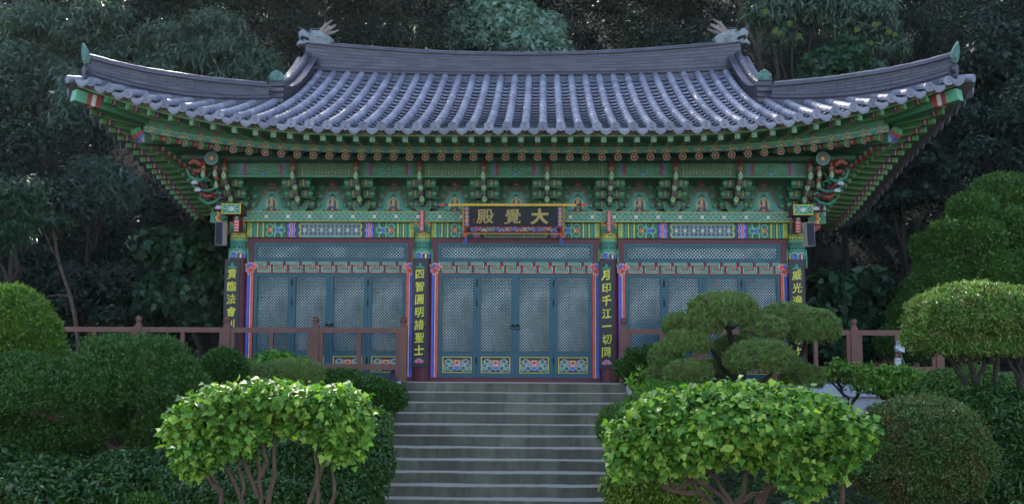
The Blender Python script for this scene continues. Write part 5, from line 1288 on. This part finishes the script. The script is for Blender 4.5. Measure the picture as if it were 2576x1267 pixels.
t = thing('clipped_yew_ball', 'top of a small clipped yew ball at the bottom edge left of the stems', 'shrub', pt(368, 1290, Y))
crown(t, [Lb(368, 1290, 52, 42, Y)], 10000, .035, 'diamond', 'yew_leaf', 20, clump=5, cr=.015, thick=.08)
Y = -10.7
t = thing('lobed_leaf_shrub', 'sunlit multi-stemmed shrub with bright lobed leaves left of the stairs', 'shrub', pt(650, 1330, Y))
VL = [Lb(560, 1030, 95, 52, Y), Lb(650, 1005, 85, 42, Y), Lb(740, 1010, 85, 40, Y), Lb(845, 1030, 80, 55, Y), Lb(480, 1085, 62, 58, Y), Lb(500, 1140, 58, 40, Y), Lb(600, 1080, 70, 40, Y), Lb(650, 1062, 50, 45, Y), Lb(840, 1085, 55, 45, Y), Lb(880, 1065, 45, 50, Y), Lb(850, 1125, 36, 44, Y), Lb(480, 1175, 44, 34, Y), Lb(600, 1125, 44, 36, Y), Lb(740, 1060, 60, 40, Y + .1), Lb(890, 1120, 26, 40, Y)]
crown(t, VL, 11000, .052, 'lobed', 'viburnum_leaf', 21, mode='flat', upw=.75, sv=.5, jit=.85, thick=.9, bump=.22, inner=.2, low=-.8, stray=.10, sl=.42, f=5.5)
SG = []
for a in ([(658, 1340), (655, 1200), (640, 1120), (625, 1050)], [(668, 1340), (690, 1180), (690, 1100), (700, 1030)], [(648, 1250), (610, 1150), (585, 1080), (560, 1030)], [(640, 1340), (600, 1250), (570, 1170), (540, 1120), (500, 1080)],
          [(565, 1340), (555, 1240), (530, 1180), (490, 1130)], [(555, 1240), (520, 1200), (480, 1170)], [(750, 1340), (790, 1220), (830, 1130), (845, 1050)], [(790, 1345), (800, 1200), (795, 1120), (815, 1040)], [(805, 1345), (845, 1230), (835, 1160)],
          [(655, 1200), (675, 1140), (650, 1090), (660, 1030)], [(620, 1150), (600, 1110), (610, 1050)], [(600, 1340), (612, 1240), (600, 1150)]):
    SG.append((pp_(Y, *[(x, y) for x, y in a]), .026, .009))
stems(t, SG, 'bark_red', 5, wig=.010)
# ---------------------------------------------------------------- right garden
Y = -5.0
t = thing('cloud_pine', 'cloud-pruned pine with many separate rounded pads right of the stairs', 'tree', pt(1880, 1010, Y))
PADS = [(1820, 778, 88, 42, -.1), (1771, 808, 50, 32, -.25), (1708, 816, 42, 27, .0), (1730, 860, 58, 30, -.3), (1672, 893, 40, 31, -.1), (1732, 937, 60, 29, -.45), (1658, 940, 32, 24, -.1), (1914, 898, 92, 39, -.5), (1923, 824, 58, 29, -.2),
        (2038, 820, 74, 40, .1), (1982, 790, 70, 26, .35), (2017, 946, 58, 29, .1), (1850, 875, 55, 30, .5), (1800, 935, 60, 30, .5)]
rg = np.random.default_rng(31)
for k, (px, py, rx, rz, dy) in enumerate(PADS):
    lob = [Lb(px, py + 4, rx * .96, rz * 1.14, Y + dy)] + [Lb(px + rg.uniform(-.5, .5) * rx, py + rg.uniform(-.25, .25) * rz, rx * .5, rz * .62, Y + dy) for _ in range(4)]
    crown(t, lob, int(460 * rx * rz / 35), .038, 'blade', 'needle_leaf', 100 + k, name='foliage_pad', clump=11, cr=.008, thick=.08, bump=.06, f=14, jit=.55, asp=.19, low=-.6, inner=.2)
B = lambda *p: pp_(Y, *p)
stems(t, [(B((1880, 1040), (1875, 960), (1850, 900), (1838, 860), (1833, 800)), .055, .03), (B((1875, 970), (1820, 930), (1790, 880), (1775, 820)), .04, .018), (B((1860, 960), (1790, 940), (1720, 900), (1690, 880)), .035, .015), (B((1830, 950), (1770, 960), (1735, 945)), .02, .012),
          (B((1885, 1000), (1920, 960), (1960, 920), (1925, 880)), .045, .02), (B((1885, 1000), (1990, 960, .2), (2005, 900, .2), (2030, 850, .2)), .05, .028), (B((2000, 905, .2), (1990, 850, .3), (1980, 800, .3)), .03, .015), (B((2030, 860, .2), (2060, 835, .2)), .02, .01),
          (B((1836, 830), (1800, 800)), .02, .01), (B((1836, 830), (1870, 805), (1890, 795)), .02, .008), (B((1940, 935), (1925, 860), (1923, 830)), .02, .01), (B((1990, 960, .2), (2017, 955, .1)), .02, .01), (B((1690, 885), (1660, 940)), .015, .008)], 'bark_dark', 6, wig=.018)
Y = -4.2
t = thing('juniper', 'small twiggy juniper with bare stems between the stairs and the cloud pine', 'shrub', pt(1600, 985, Y))
crown(t, [Lb(1612, 905, 40, 26, Y), Lb(1580, 930, 30, 26, Y), Lb(1640, 925, 36, 28, Y), Lb(1595, 955, 28, 18, Y)], 15000, .04, 'diamond', 'yew_leaf', 32, clump=5, cr=.02, thick=.4, bump=.2, f=9)
stems(t, [(pp_(Y, (1600, 1000), (1590, 960), (1575, 930)), .02, .006), (pp_(Y, (1600, 1000), (1610, 950), (1620, 910)), .02, .006), (pp_(Y, (1600, 1000), (1632, 960), (1645, 930)), .018, .006), (pp_(Y, (1590, 965), (1565, 955), (1550, 935)), .010, .004)], 'bark_red', 7)
Y = -5.6
t = thing('azalea', 'mid green azalea below the juniper at the right side of the stairs', 'shrub', pt(1650, 1060, Y))
crown(t, [Lb(1655, 1010, 70, 46, Y), Lb(1610, 1030, 45, 36, Y), Lb(1710, 1000, 60, 40, Y), Lb(1790, 1010, 70, 40, Y)], 16000, .055, 'oval', 'maple_leaf', 33, clump=5, cr=.02, mode='flat', jit=.9, thick=.18, bump=.1, asp=.4)
Y = -6.2
t = thing('weed', 'thin upright weed with pale yellow green leaves in front of the juniper', 'plant', pt(1600, 1010, Y))
s = MB(); rg = np.random.default_rng(8); LP, LN = [], []
for a in ([(1598, 1015), (1605, 960), (1612, 925)], [(1600, 1010), (1585, 970), (1578, 955)], [(1602, 1005), (1625, 975), (1630, 965)]):
    P = np.array(pp_(Y, *a)); limb(s, P, .006, .003, rg, 5, .004)
    for q in np.linspace(.25, 1, 9):
        c = np.array([np.interp(q, np.linspace(0, 1, len(P)), P[:, i]) for i in range(3)])
        for _ in range(3): LP.append(c); LN.append(rg.normal(size=3) * [1, 1, .4] + [0, 0, .3])
s.obj('stem', ['bark'], t, col=False); V, F = leaves(np.array(LP), nrmz(np.array(LN)), .10, 'blade', rg, 'out', .1, asp=.28); build('leaves', V, [F], 'spring_leaf', t, smooth=True)
Y = -6.8
t = thing('boxwood_ball', 'neat rounded boxwood ball bulging over the right edge of the stairs', 'shrub', pt(1555, 1130, Y))
crown(t, [Lb(1562, 1075, 58, 56, Y), Lb(1600, 1070, 50, 48, Y)], 34000, .026, 'oval', 'box_leaf', 34, clump=5, cr=.014, jit=.8, thick=.07, bump=.025)
Y = -9.6
t = thing('azalea', 'yellow green azalea at the bottom of the stairs under the right lobed-leaf shrub', 'shrub', pt(1600, 1290, Y))
crown(t, [Lb(1605, 1225, 78, 72, Y), Lb(1690, 1240, 80, 60, Y)], 22000, .048, 'oval', 'azalea_yellow', 35, clump=5, cr=.02, mode='flat', jit=1, thick=.12, bump=.06, asp=.4, low=-.8)
Y = -10.9
t = thing('lobed_leaf_shrub', 'wide shrub with bright lobed leaves and spreading bare branches right of the stairs', 'shrub', pt(1860, 1340, Y))
VR = [Lb(1860, 1015, 150, 50, Y), Lb(1720, 1050, 120, 60, Y), Lb(1610, 1110, 80, 62, Y), Lb(1980, 1040, 130, 60, Y), Lb(2090, 1090, 95, 55, Y), Lb(1800, 1090, 150, 70, Y - .15), Lb(1950, 1110, 110, 60, Y - .15), Lb(1660, 1130, 80, 55, Y - .1), Lb(1890, 1060, 160, 60, Y - .2), Lb(2000, 1195, 52, 42, Y - .1), Lb(2030, 1230, 36, 26, Y - .1), Lb(1760, 1150, 60, 36, Y - .1), Lb(2110, 1140, 60, 40, Y), Lb(1610, 1170, 60, 40, Y), Lb(1700, 1165, 60, 36, Y), Lb(1930, 1150, 80, 36, Y), Lb(2070, 1180, 50, 40, Y), Lb(1570, 1140, 40, 50, Y)]
crown(t, VR, 24000, .052, 'lobed', 'viburnum_leaf', 36, mode='flat', upw=.75, sv=.5, jit=.85, thick=.8, bump=.2, inner=.25, low=-.8, stray=.09, sl=.32, f=5.5)
SG = []
for a in ([(1860, 1340), (1850, 1270), (1790, 1225), (1740, 1210), (1690, 1190), (1640, 1160)], [(1740, 1210), (1700, 1230), (1680, 1200)], [(1870, 1340), (1840, 1250), (1780, 1190), (1740, 1140)], [(1880, 1340), (1900, 1250), (1960, 1180), (1990, 1120)],
          [(1850, 1340), (1870, 1230), (1880, 1150), (1890, 1090)], [(1900, 1340), (1930, 1240), (1950, 1170), (1950, 1100)], [(1850, 1265), (1920, 1235), (2000, 1215), (2060, 1180)], [(2105, 1340), (2120, 1250), (2110, 1170), (2095, 1110)], [(1880, 1300), (1920, 1240), (1940, 1160)],
          [(1620, 1170), (1680, 1230), (1740, 1245), (1790, 1250), (1850, 1340)], [(1790, 1340), (1770, 1250), (1730, 1190)], [(2060, 1180), (2090, 1150), (2100, 1110)]):
    SG.append((pp_(Y + .1, *a), .028, .010))
stems(t, SG, 'bark_red', 9, wig=.012)
for (lab, lob, segs, seed, Y) in (('airy small shrub with forked grey trunk before the white wall', [(2110, 925, 40, 20), (2080, 945, 26, 18), (2150, 935, 34, 22), (2140, 960, 30, 18), (2175, 925, 24, 16)], [[(2148, 1075), (2140, 1010), (2110, 980), (2080, 955)], [(2142, 1020), (2160, 985), (2180, 950), (2170, 925)], [(2115, 985), (2105, 950), (2110, 925)], [(2160, 985), (2145, 960)]], 37, -3.4),
                                  ('fresh green shrub with a crooked trunk below the floodlight', [(2250, 945, 60, 30), (2210, 965, 50, 30), (2300, 960, 40, 30), (2260, 975, 60, 26), (2190, 945, 30, 20)], [[(2200, 1080), (2225, 1030), (2240, 1000), (2255, 960)], [(2235, 1010), (2210, 990), (2200, 960)], [(2240, 1000), (2290, 975), (2300, 950)], [(2262, 1080), (2265, 1030), (2280, 990)]], 38, -3.9)):
    t = thing('dogwood_shrub', lab, 'shrub', pt(segs[0][0][0], segs[0][0][1], Y)); n = 900 if seed == 37 else 4200
    crown(t, [Lb(*q, Y) for q in lob], n, .062, 'oval', 'spring_leaf', seed, clump=3, cr=.02, mode='flat', jit=.9, thick=.6, bump=.15, inner=.3, low=-.6)
    stems(t, [(pp_(Y, *a), .030, .010) for a in segs], 'bark_dark', seed)
Y = -9.0
t = thing('clipped_dome_shrub', 'big clipped dome shrub with russet tinged leaves at the lower right', 'shrub', pt(2320, 1290, Y))
crown(t, [Lb(2318, 1122, 160, 118, Y), Lb(2400, 1150, 100, 90, Y), Lb(2240, 1150, 95, 90, Y), Lb(2310, 1190, 160, 80, Y)], 95000, .028, 'oval', 'russet_leaf', 39, clump=6, cr=.016, jit=.8, thick=.08, bump=.045, f=8, low=-.7)
Y = -7.6
t = thing('umbrella_azalea', 'umbrella-shaped clipped azalea on several bare trunks at the right edge', 'shrub', pt(2460, 1000, Y))
crown(t, [Lb(2455, 800, 165, 82, Y), Lb(2380, 850, 100, 62, Y), Lb(2550, 815, 140, 88, Y), Lb(2450, 870, 120, 40, Y)], 100000, .034, 'oval', 'umbrella_leaf', 40, clump=6, cr=.018, jit=.8, thick=.09, bump=.055, f=8, low=-.35, asp=.5)
stems(t, [(pp_(Y, (2440, 1000), (2425, 960), (2400, 900), (2380, 860)), .035, .018), (pp_(Y, (2470, 1000), (2450, 950), (2430, 900), (2435, 850)), .045, .02), (pp_(Y, (2505, 1000), (2505, 950), (2500, 880)), .035, .018), (pp_(Y, (2560, 1000), (2565, 940), (2560, 880)), .04, .02),
          (pp_(Y, (2455, 960), (2480, 900), (2470, 850)), .03, .014), (pp_(Y, (2425, 950), (2370, 880), (2340, 860)), .02, .010), (pp_(Y, (2560, 950), (2530, 900), (2515, 860)), .025, .012), (pp_(Y, (2600, 1000), (2600, 900)), .04, .02)], 'bark_dark', 10)
Y = -5.6
t = thing('azalea', 'low rounded azaleas under the umbrella-shaped one beside the white wall', 'shrub', pt(2400, 1010, Y))
crown(t, [Lb(2385, 965, 62, 36, Y), Lb(2450, 960, 70, 40, Y), Lb(2530, 975, 70, 36, Y), Lb(2340, 985, 45, 30, Y), Lb(2420, 1000, 120, 30, Y)], 26000, .05, 'oval', 'box_leaf', 41, clump=5, cr=.02, mode='flat', jit=.9, thick=.12, bump=.08, asp=.4)
Y = -7.9
t = thing('rhododendron', 'dark glossy rhododendron filling the lower right corner', 'shrub', pt(2530, 1290, Y))
crown(t, [Lb(2500, 1050, 110, 66, Y), Lb(2560, 1110, 120, 100, Y), Lb(2540, 1210, 110, 90, Y), Lb(2470, 1240, 60, 60, Y)], 30000, .075, 'oval', 'azalea_leaf', 42, clump=6, cr=.026, mode='flat', jit=.8, thick=.14, bump=.08, asp=.34, low=-.9)
# low planting under everything: one ground cover
rg = np.random.default_rng(50); m = 60000
X = rg.uniform(-9, 9, m); Yy = rg.uniform(-12.5, -1.4, m); ok = np.abs(X) > 2.3; X, Yy = X[ok], Yy[ok]
P = np.stack([X, Yy, gz(X, Yy) + .02 + .18 * rg.random(len(X)) ** 2 * (1 + .6 * np.sin(X * 3) * np.cos(Yy * 2.4))], -1)
V, F = leaves(P, np.tile([0, 0, 1.0], (len(P), 1)), .075, 'oval', rg, 'flat', .9); o = build('ground_cover', V, [F], 'azalea_leaf', smooth=True); struct(o, 'stuff')
# ---------------------------------------------------------------- trees right behind the platform
def tree(name, label, px, py, Y, clumps, n, size, shape, lm, seed, bark='bark_dark', tr=.10, mode='flat', jit=.8, asp=None, thick=.5, bump=.15, low=-.5, clump=0, cr=.05, droop=.2, inner=.3, zoff=0, f=2.5, group=None):
    base = pt(px, py, Y); base[2] = float(hz(base[0], Y)) if Y > 8 else min(base[2], -.2)
    t = thing(name, label, 'tree', base, group)
    lob = [Lb(*c[:4], Y + (c[4] if len(c) > 4 else 0)) for c in clumps]
    crown(t, lob, n, size, shape, lm, seed, mode=mode, jit=jit, asp=asp, thick=thick, bump=bump, low=low, clump=clump, cr=cr, droop=droop, inner=inner, f=f)
    rg = np.random.default_rng(seed); top = np.array(lob[0][:3]); segs = [([base, base * .6 + top * .4 + rg.normal(size=3) * .15, top], tr, tr * .35)]
    for q in lob[1:]:
        c = np.array(q[:3]); k = rg.uniform(.35, .75); j = base * (1 - k) + top * k; segs.append(([j, (j + c) / 2 + rg.normal(size=3) * .12, c], tr * .45, tr * .12))
    stems(t, segs, bark, seed, wig=.03); return t
t = thing('topiary_juniper', 'tall rounded topiary with billowing dark green lobes behind the umbrella azalea', 'tree', pt(2500, 900, 1.5))
crown(t, [Lb(2525, 500, 84, 62, 1.6), Lb(2445, 535, 58, 46, 1.1), Lb(2385, 605, 56, 48, .8), Lb(2465, 600, 56, 46, .6), Lb(2555, 580, 62, 56, .9), Lb(2420, 685, 58, 46, .8), Lb(2500, 680, 60, 48, .5), Lb(2580, 670, 56, 56, .7), Lb(2328, 622, 34, 32, 1.0), Lb(2455, 755, 66, 44, .8),
    Lb(2350, 668, 40, 34, 1.0), Lb(2570, 755, 60, 44, .8), Lb(2490, 620, 110, 140, 2.4)], 120000, .05, 'diamond', 'topiary_leaf', 60, clump=5, cr=.03, thick=.06, bump=.06, f=4.2, jit=.7, asp=.6, low=-.7, cut=.93)
stems(t, [(pp_(1.5, (2500, 1000), (2500, 800), (2500, 560)), .12, .05)], 'bark_dark', 60)
t = thing('conical_yew', 'pointed dark yew between the right railing and the big topiary', 'tree', pt(2340, 900, .6))
crown(t, [Lb(2345, 700, 48, 52, .6), Lb(2340, 745, 72, 60, .5), Lb(2325, 800, 88, 60, .4), Lb(2300, 860, 90, 55, .3)], 60000, .045, 'diamond', 'yew_leaf', 61, clump=5, cr=.03, thick=.12, bump=.07, f=6, jit=.7, low=-.8)
stems(t, [(pp_(.6, (2340, 980), (2340, 820), (2345, 690)), .08, .03)], 'bark_dark', 61)
tree('vine_maple', 'leafy vine-like tree with broad leaves just right of the hall', 2110, 960, 1.8, [(2100, 740, 70, 55), (2150, 800, 60, 60), (2080, 820, 50, 70), (2120, 880, 80, 50), (2180, 720, 50, 40)], 3400, .17, 'heart', 'vine_leaf', 62)
tree('broadleaf_tree', 'leafy tree with pale broad hanging leaves just left of the hall', 480, 900, 1.6, [(470, 640, 70, 60), (400, 620, 60, 50), (520, 700, 45, 60), (440, 740, 80, 60), (500, 790, 60, 50), (520, 600, 40, 50)], 4600, .16, 'heart', 'vine_leaf', 63)
tree('sumac', 'sumac with feathery leaf sprays at the left edge above the clipped dome', 20, 900, -1.0, [(40, 520, 60, 50), (10, 590, 70, 40), (70, 480, 40, 24), (-20, 500, 60, 50)], 5200, .14, 'blade', 'vine_leaf', 64, asp=.24, clump=8, cr=.09, droop=.3)
tree('shrubby_thicket', 'dense leafy thicket behind the left railing', 250, 900, 2.5, [(200, 740, 100, 80), (330, 800, 110, 70), (300, 720, 90, 60), (140, 820, 90, 70), (420, 830, 90, 60), (60, 700, 90, 90)], 22000, .10, 'oval', 'forest_leaf', 65, clump=5, cr=.06, inner=.3)
tree('shrubby_thicket', 'dark leafy thicket behind the right railing', 2200, 960, 2.6, [(2180, 860, 100, 60), (2080, 900, 80, 50), (2280, 840, 80, 80), (2230, 760, 70, 60)], 14000, .10, 'oval', 'forest_leaf', 66, clump=5, cr=.06)
t = thing('leaning_sapling', 'thin bare leaning trunk with one side branch in the shade left of the hall', 'tree', pt(205, 800, 1.0))
stems(t, [(pp_(1.0, (200, 900), (188, 770), (160, 700), (145, 650), (130, 560)), .045, .028), (pp_(1.0, (172, 742), (130, 742), (95, 752)), .018, .008), (pp_(1.0, (145, 650), (120, 600), (90, 560)), .02, .01)], 'bark', 67, wig=.01)
crown(t, [Lb(120, 560, 60, 30, 1.0)], 500, .12, 'oval', 'vine_leaf', 67, mode='flat', thick=.6)
# ---------------------------------------------------------------- trees one can tell apart on the slope
tree('maple_tree', 'pale grey green maple rising behind the middle of the roof ridge', 1290, 260, 13.5, [(1290, 60, 75, 62), (1220, 50, 70, 60), (1190, 100, 60, 45), (1370, 80, 55, 50), (1320, 120, 80, 40), (1250, 0, 60, 50), (1400, 120, 38, 25), (1160, 70, 40, 40)], 9500, .20, 'star', 'paleleaf', 70, tr=.16, thick=.35, bump=.12)
tree('chestnut_tree', 'chestnut with long serrated leaves and spiny green burs hanging at the top right', 2060, 520, 10.5, [(1930, 40, 60, 30), (1960, 90, 40, 28), (1990, 20, 60, 30), (2140, 30, 90, 35), (2200, 80, 60, 35), (2230, 120, 50, 30), (2180, 20, 60, 30), (2110, 60, 40, 25), (2060, 0, 60, 26)], 6500, .22, 'blade', 'hazed_chestnut_leaf', 71, asp=.26, clump=6, cr=.10, tr=.14, droop=.5, thick=.6)
t = bpy.data.objects['chestnut_tree']
s = MB(); rg = np.random.default_rng(72)
for px, py in ((1950, 78), (1960, 84), (1985, 60), (2155, 75), (2235, 82), (2250, 88), (1925, 30), (2200, 62), (2010, 92), (2190, 110)):
    c = pt(px, py, 9.8); D = nrmz(rg.normal(size=(160, 3))); V, F = leaves(c + D * .035, D, .05, 'blade', rg, 'out', .1, asp=.14); s.add(V, F)
s.obj('bur', ['bur'], t, col=False)
tree('chestnut_tree', 'hazy chestnut with drooping narrow leaf sprays behind the left end of the ridge', 560, 520, 10.5, [(400, 190, 90, 38), (480, 150, 80, 40), (560, 120, 80, 45), (600, 190, 70, 35), (420, 100, 80, 40), (650, 160, 50, 35), (330, 130, 60, 40), (540, 60, 70, 30)], 15000, .20, 'blade', 'hazed_chestnut_leaf', 73, asp=.26, clump=7, cr=.10, tr=.14, droop=.4, thick=.5)
tree('chestnut_tree', 'chestnut with narrow leaves coloured pale for haze at the top left corner', 150, 520, 10.0, [(90, 60, 90, 50), (190, 90, 80, 45), (60, 150, 90, 45), (250, 40, 70, 40), (160, 190, 80, 40), (20, 240, 70, 50), (260, 150, 50, 40)], 15000, .20, 'blade', 'hazed_chestnut_leaf', 74, asp=.26, clump=7, cr=.10, tr=.14, droop=.4, thick=.5)
tree('chestnut_tree', 'small chestnut spray below the left eave corner', 250, 620, 6.5, [(230, 430, 55, 30), (290, 460, 60, 34), (200, 470, 50, 30), (260, 500, 70, 30), (180, 240, 40, 60), (170, 300, 40, 30)], 7500, .18, 'blade', 'hazed_chestnut_leaf', 75, asp=.26, clump=7, cr=.09, tr=.09, droop=.4, thick=.5)
tree('maple_tree', 'dark green maple beyond the right eave with layered starry leaves', 2300, 640, 7.0, [(2260, 330, 60, 40), (2200, 420, 80, 45), (2290, 400, 70, 50), (2230, 500, 70, 50), (2320, 480, 60, 50), (2180, 560, 50, 40)], 9500, .17, 'star', 'forest_leaf', 76, tr=.12, thick=.4)
tree('maple_tree', 'maple with mid green leaves above the right hip ridge', 2140, 560, 9.0, [(2080, 165, 60, 40), (2130, 130, 50, 40), (2160, 190, 60, 40), (2050, 200, 50, 30), (2110, 225, 60, 30)], 6500, .17, 'star', 'vine_leaf', 77, tr=.12, thick=.4)
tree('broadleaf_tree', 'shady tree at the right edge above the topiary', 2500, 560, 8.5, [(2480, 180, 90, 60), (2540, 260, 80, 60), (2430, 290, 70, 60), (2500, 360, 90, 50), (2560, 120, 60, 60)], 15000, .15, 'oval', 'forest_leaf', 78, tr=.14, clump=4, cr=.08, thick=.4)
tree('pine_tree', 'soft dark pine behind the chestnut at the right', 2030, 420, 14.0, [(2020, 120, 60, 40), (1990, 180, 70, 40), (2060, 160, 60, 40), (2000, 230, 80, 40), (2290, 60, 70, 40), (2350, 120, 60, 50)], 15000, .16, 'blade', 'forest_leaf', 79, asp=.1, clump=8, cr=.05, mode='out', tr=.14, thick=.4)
for k, (px, Y, lab) in enumerate(((1722, 20, 'slender forked trunk rising through the dark wood left of the right dragon head'), (1900, 15, 'straight dark trunk behind the right dragon head'), (905, 24, 'thin pale trunk in the wood right of the left dragon head'), (2060, 18, 'dark upright trunk under the chestnut boughs at the right'), (620, 22, 'slim trunk high on the slope left of the left dragon head'))):
    P = pt(px, 250, Y); z0 = float(hz(P[0], Y)); t = thing('bare_trunk', lab, 'tree', (P[0], Y, z0)); rg = np.random.default_rng(80 + k)
    tp = np.array([P[0] + .4, Y, z0 + 13.0]); md = np.array([P[0] + .1, Y, z0 + 6.0])
    stems(t, [([(P[0], Y, z0 - .3), md, tp], .16, .07), ([md, md + (-.7, 0, 2.0), md + (-1.1, 0, 5)], .08, .03), ([md + (0, 0, 1.5), md + (1.0, 0, 3.5)], .06, .02)], 'bark', 80 + k, wig=.04)
    crown(t, [(tp[0], Y, tp[2] + .5, 2.2, 2.0, 1.3), (tp[0] - 1.5, Y, tp[2] - .8, 1.5, 1.5, .9), (tp[0] + 1.6, Y, tp[2] - 1.0, 1.4, 1.4, .8)], 4500, .17, 'oval', 'forest_leaf', 80 + k, mode='flat', thick=.5, bump=.15, f=2)
# ---------------------------------------------------------------- the wood on the slope: one mass
rg = np.random.default_rng(90); PP, NN = [], []
nC = 0
while nC < 2300:
    y = rg.uniform(9.5, 40) if rg.random() < .75 else rg.uniform(0, 12)
    if nC >= 1900: y = rg.uniform(11.5, 17)
    half = (y + 21) * .47 + 4; x = rg.uniform(-half, half) + .3
    if y < 9.5 and abs(x) < 9.6 + (y < 3) * 1.0: continue
    hgt = 9.0 if y > 12 else 6.5
    z = float(hz(x, y)) + rg.uniform(.1, hgt) * (1.0 if y < 36 else 1.3)
    if nC >= 1900: x, z = rg.uniform(-17, 12), rg.uniform(12.0, 17.6)      # unseen crowns added above the view to shade the roof
    sx = (x - .5 + .026 * (y + 21)) * FPX / (y + 21)
    if abs(sx) < 640 and (z - .35) * FPX / (y + 21) < 700: continue
    r = rg.uniform(.7, 1.5) * (1.0 if y > 12 else .75); n = int(330 * r)
    D = nrmz(rg.normal(size=(n, 3)) * [1, 1, .8]); D[:, 2] = np.where(D[:, 2] < -.3, -D[:, 2], D[:, 2])
    q = 1 - .45 * rg.random(n) ** 1.5
    PP.append(np.array([x, y, z]) + D * q[:, None] * [r, r, r * .6] * (1 + .15 * np.sin(D[:, :1] * 7 + x))); NN.append(D); nC += 1
PP = np.concatenate(PP); NN = np.concatenate(NN)
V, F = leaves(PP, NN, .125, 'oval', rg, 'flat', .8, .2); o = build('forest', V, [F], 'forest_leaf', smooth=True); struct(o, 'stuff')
# ---------------------------------------------------------------- air: thin haze volume added to imitate veiling glare at the upper left
b = MB(); b.box(-85, 85, -95, 75, -3.4, 46)
m = bpy.data.materials.new('haze'); m.use_nodes = True; n_ = m.node_tree; n_.nodes.clear()
v_ = n_.nodes.new('ShaderNodeVolumePrincipled'); v_.inputs['Density'].default_value = HAZE; v_.inputs['Color'].default_value = (0.80, 0.84, 1.0, 1); v_.inputs['Anisotropy'].default_value = 0.6
mo = n_.nodes.new('ShaderNodeOutputMaterial'); n_.links.new(v_.outputs[0], mo.inputs['Volume']); MAT['haze'] = m
struct(b.obj('haze', ['haze'], col=False), 'stuff')
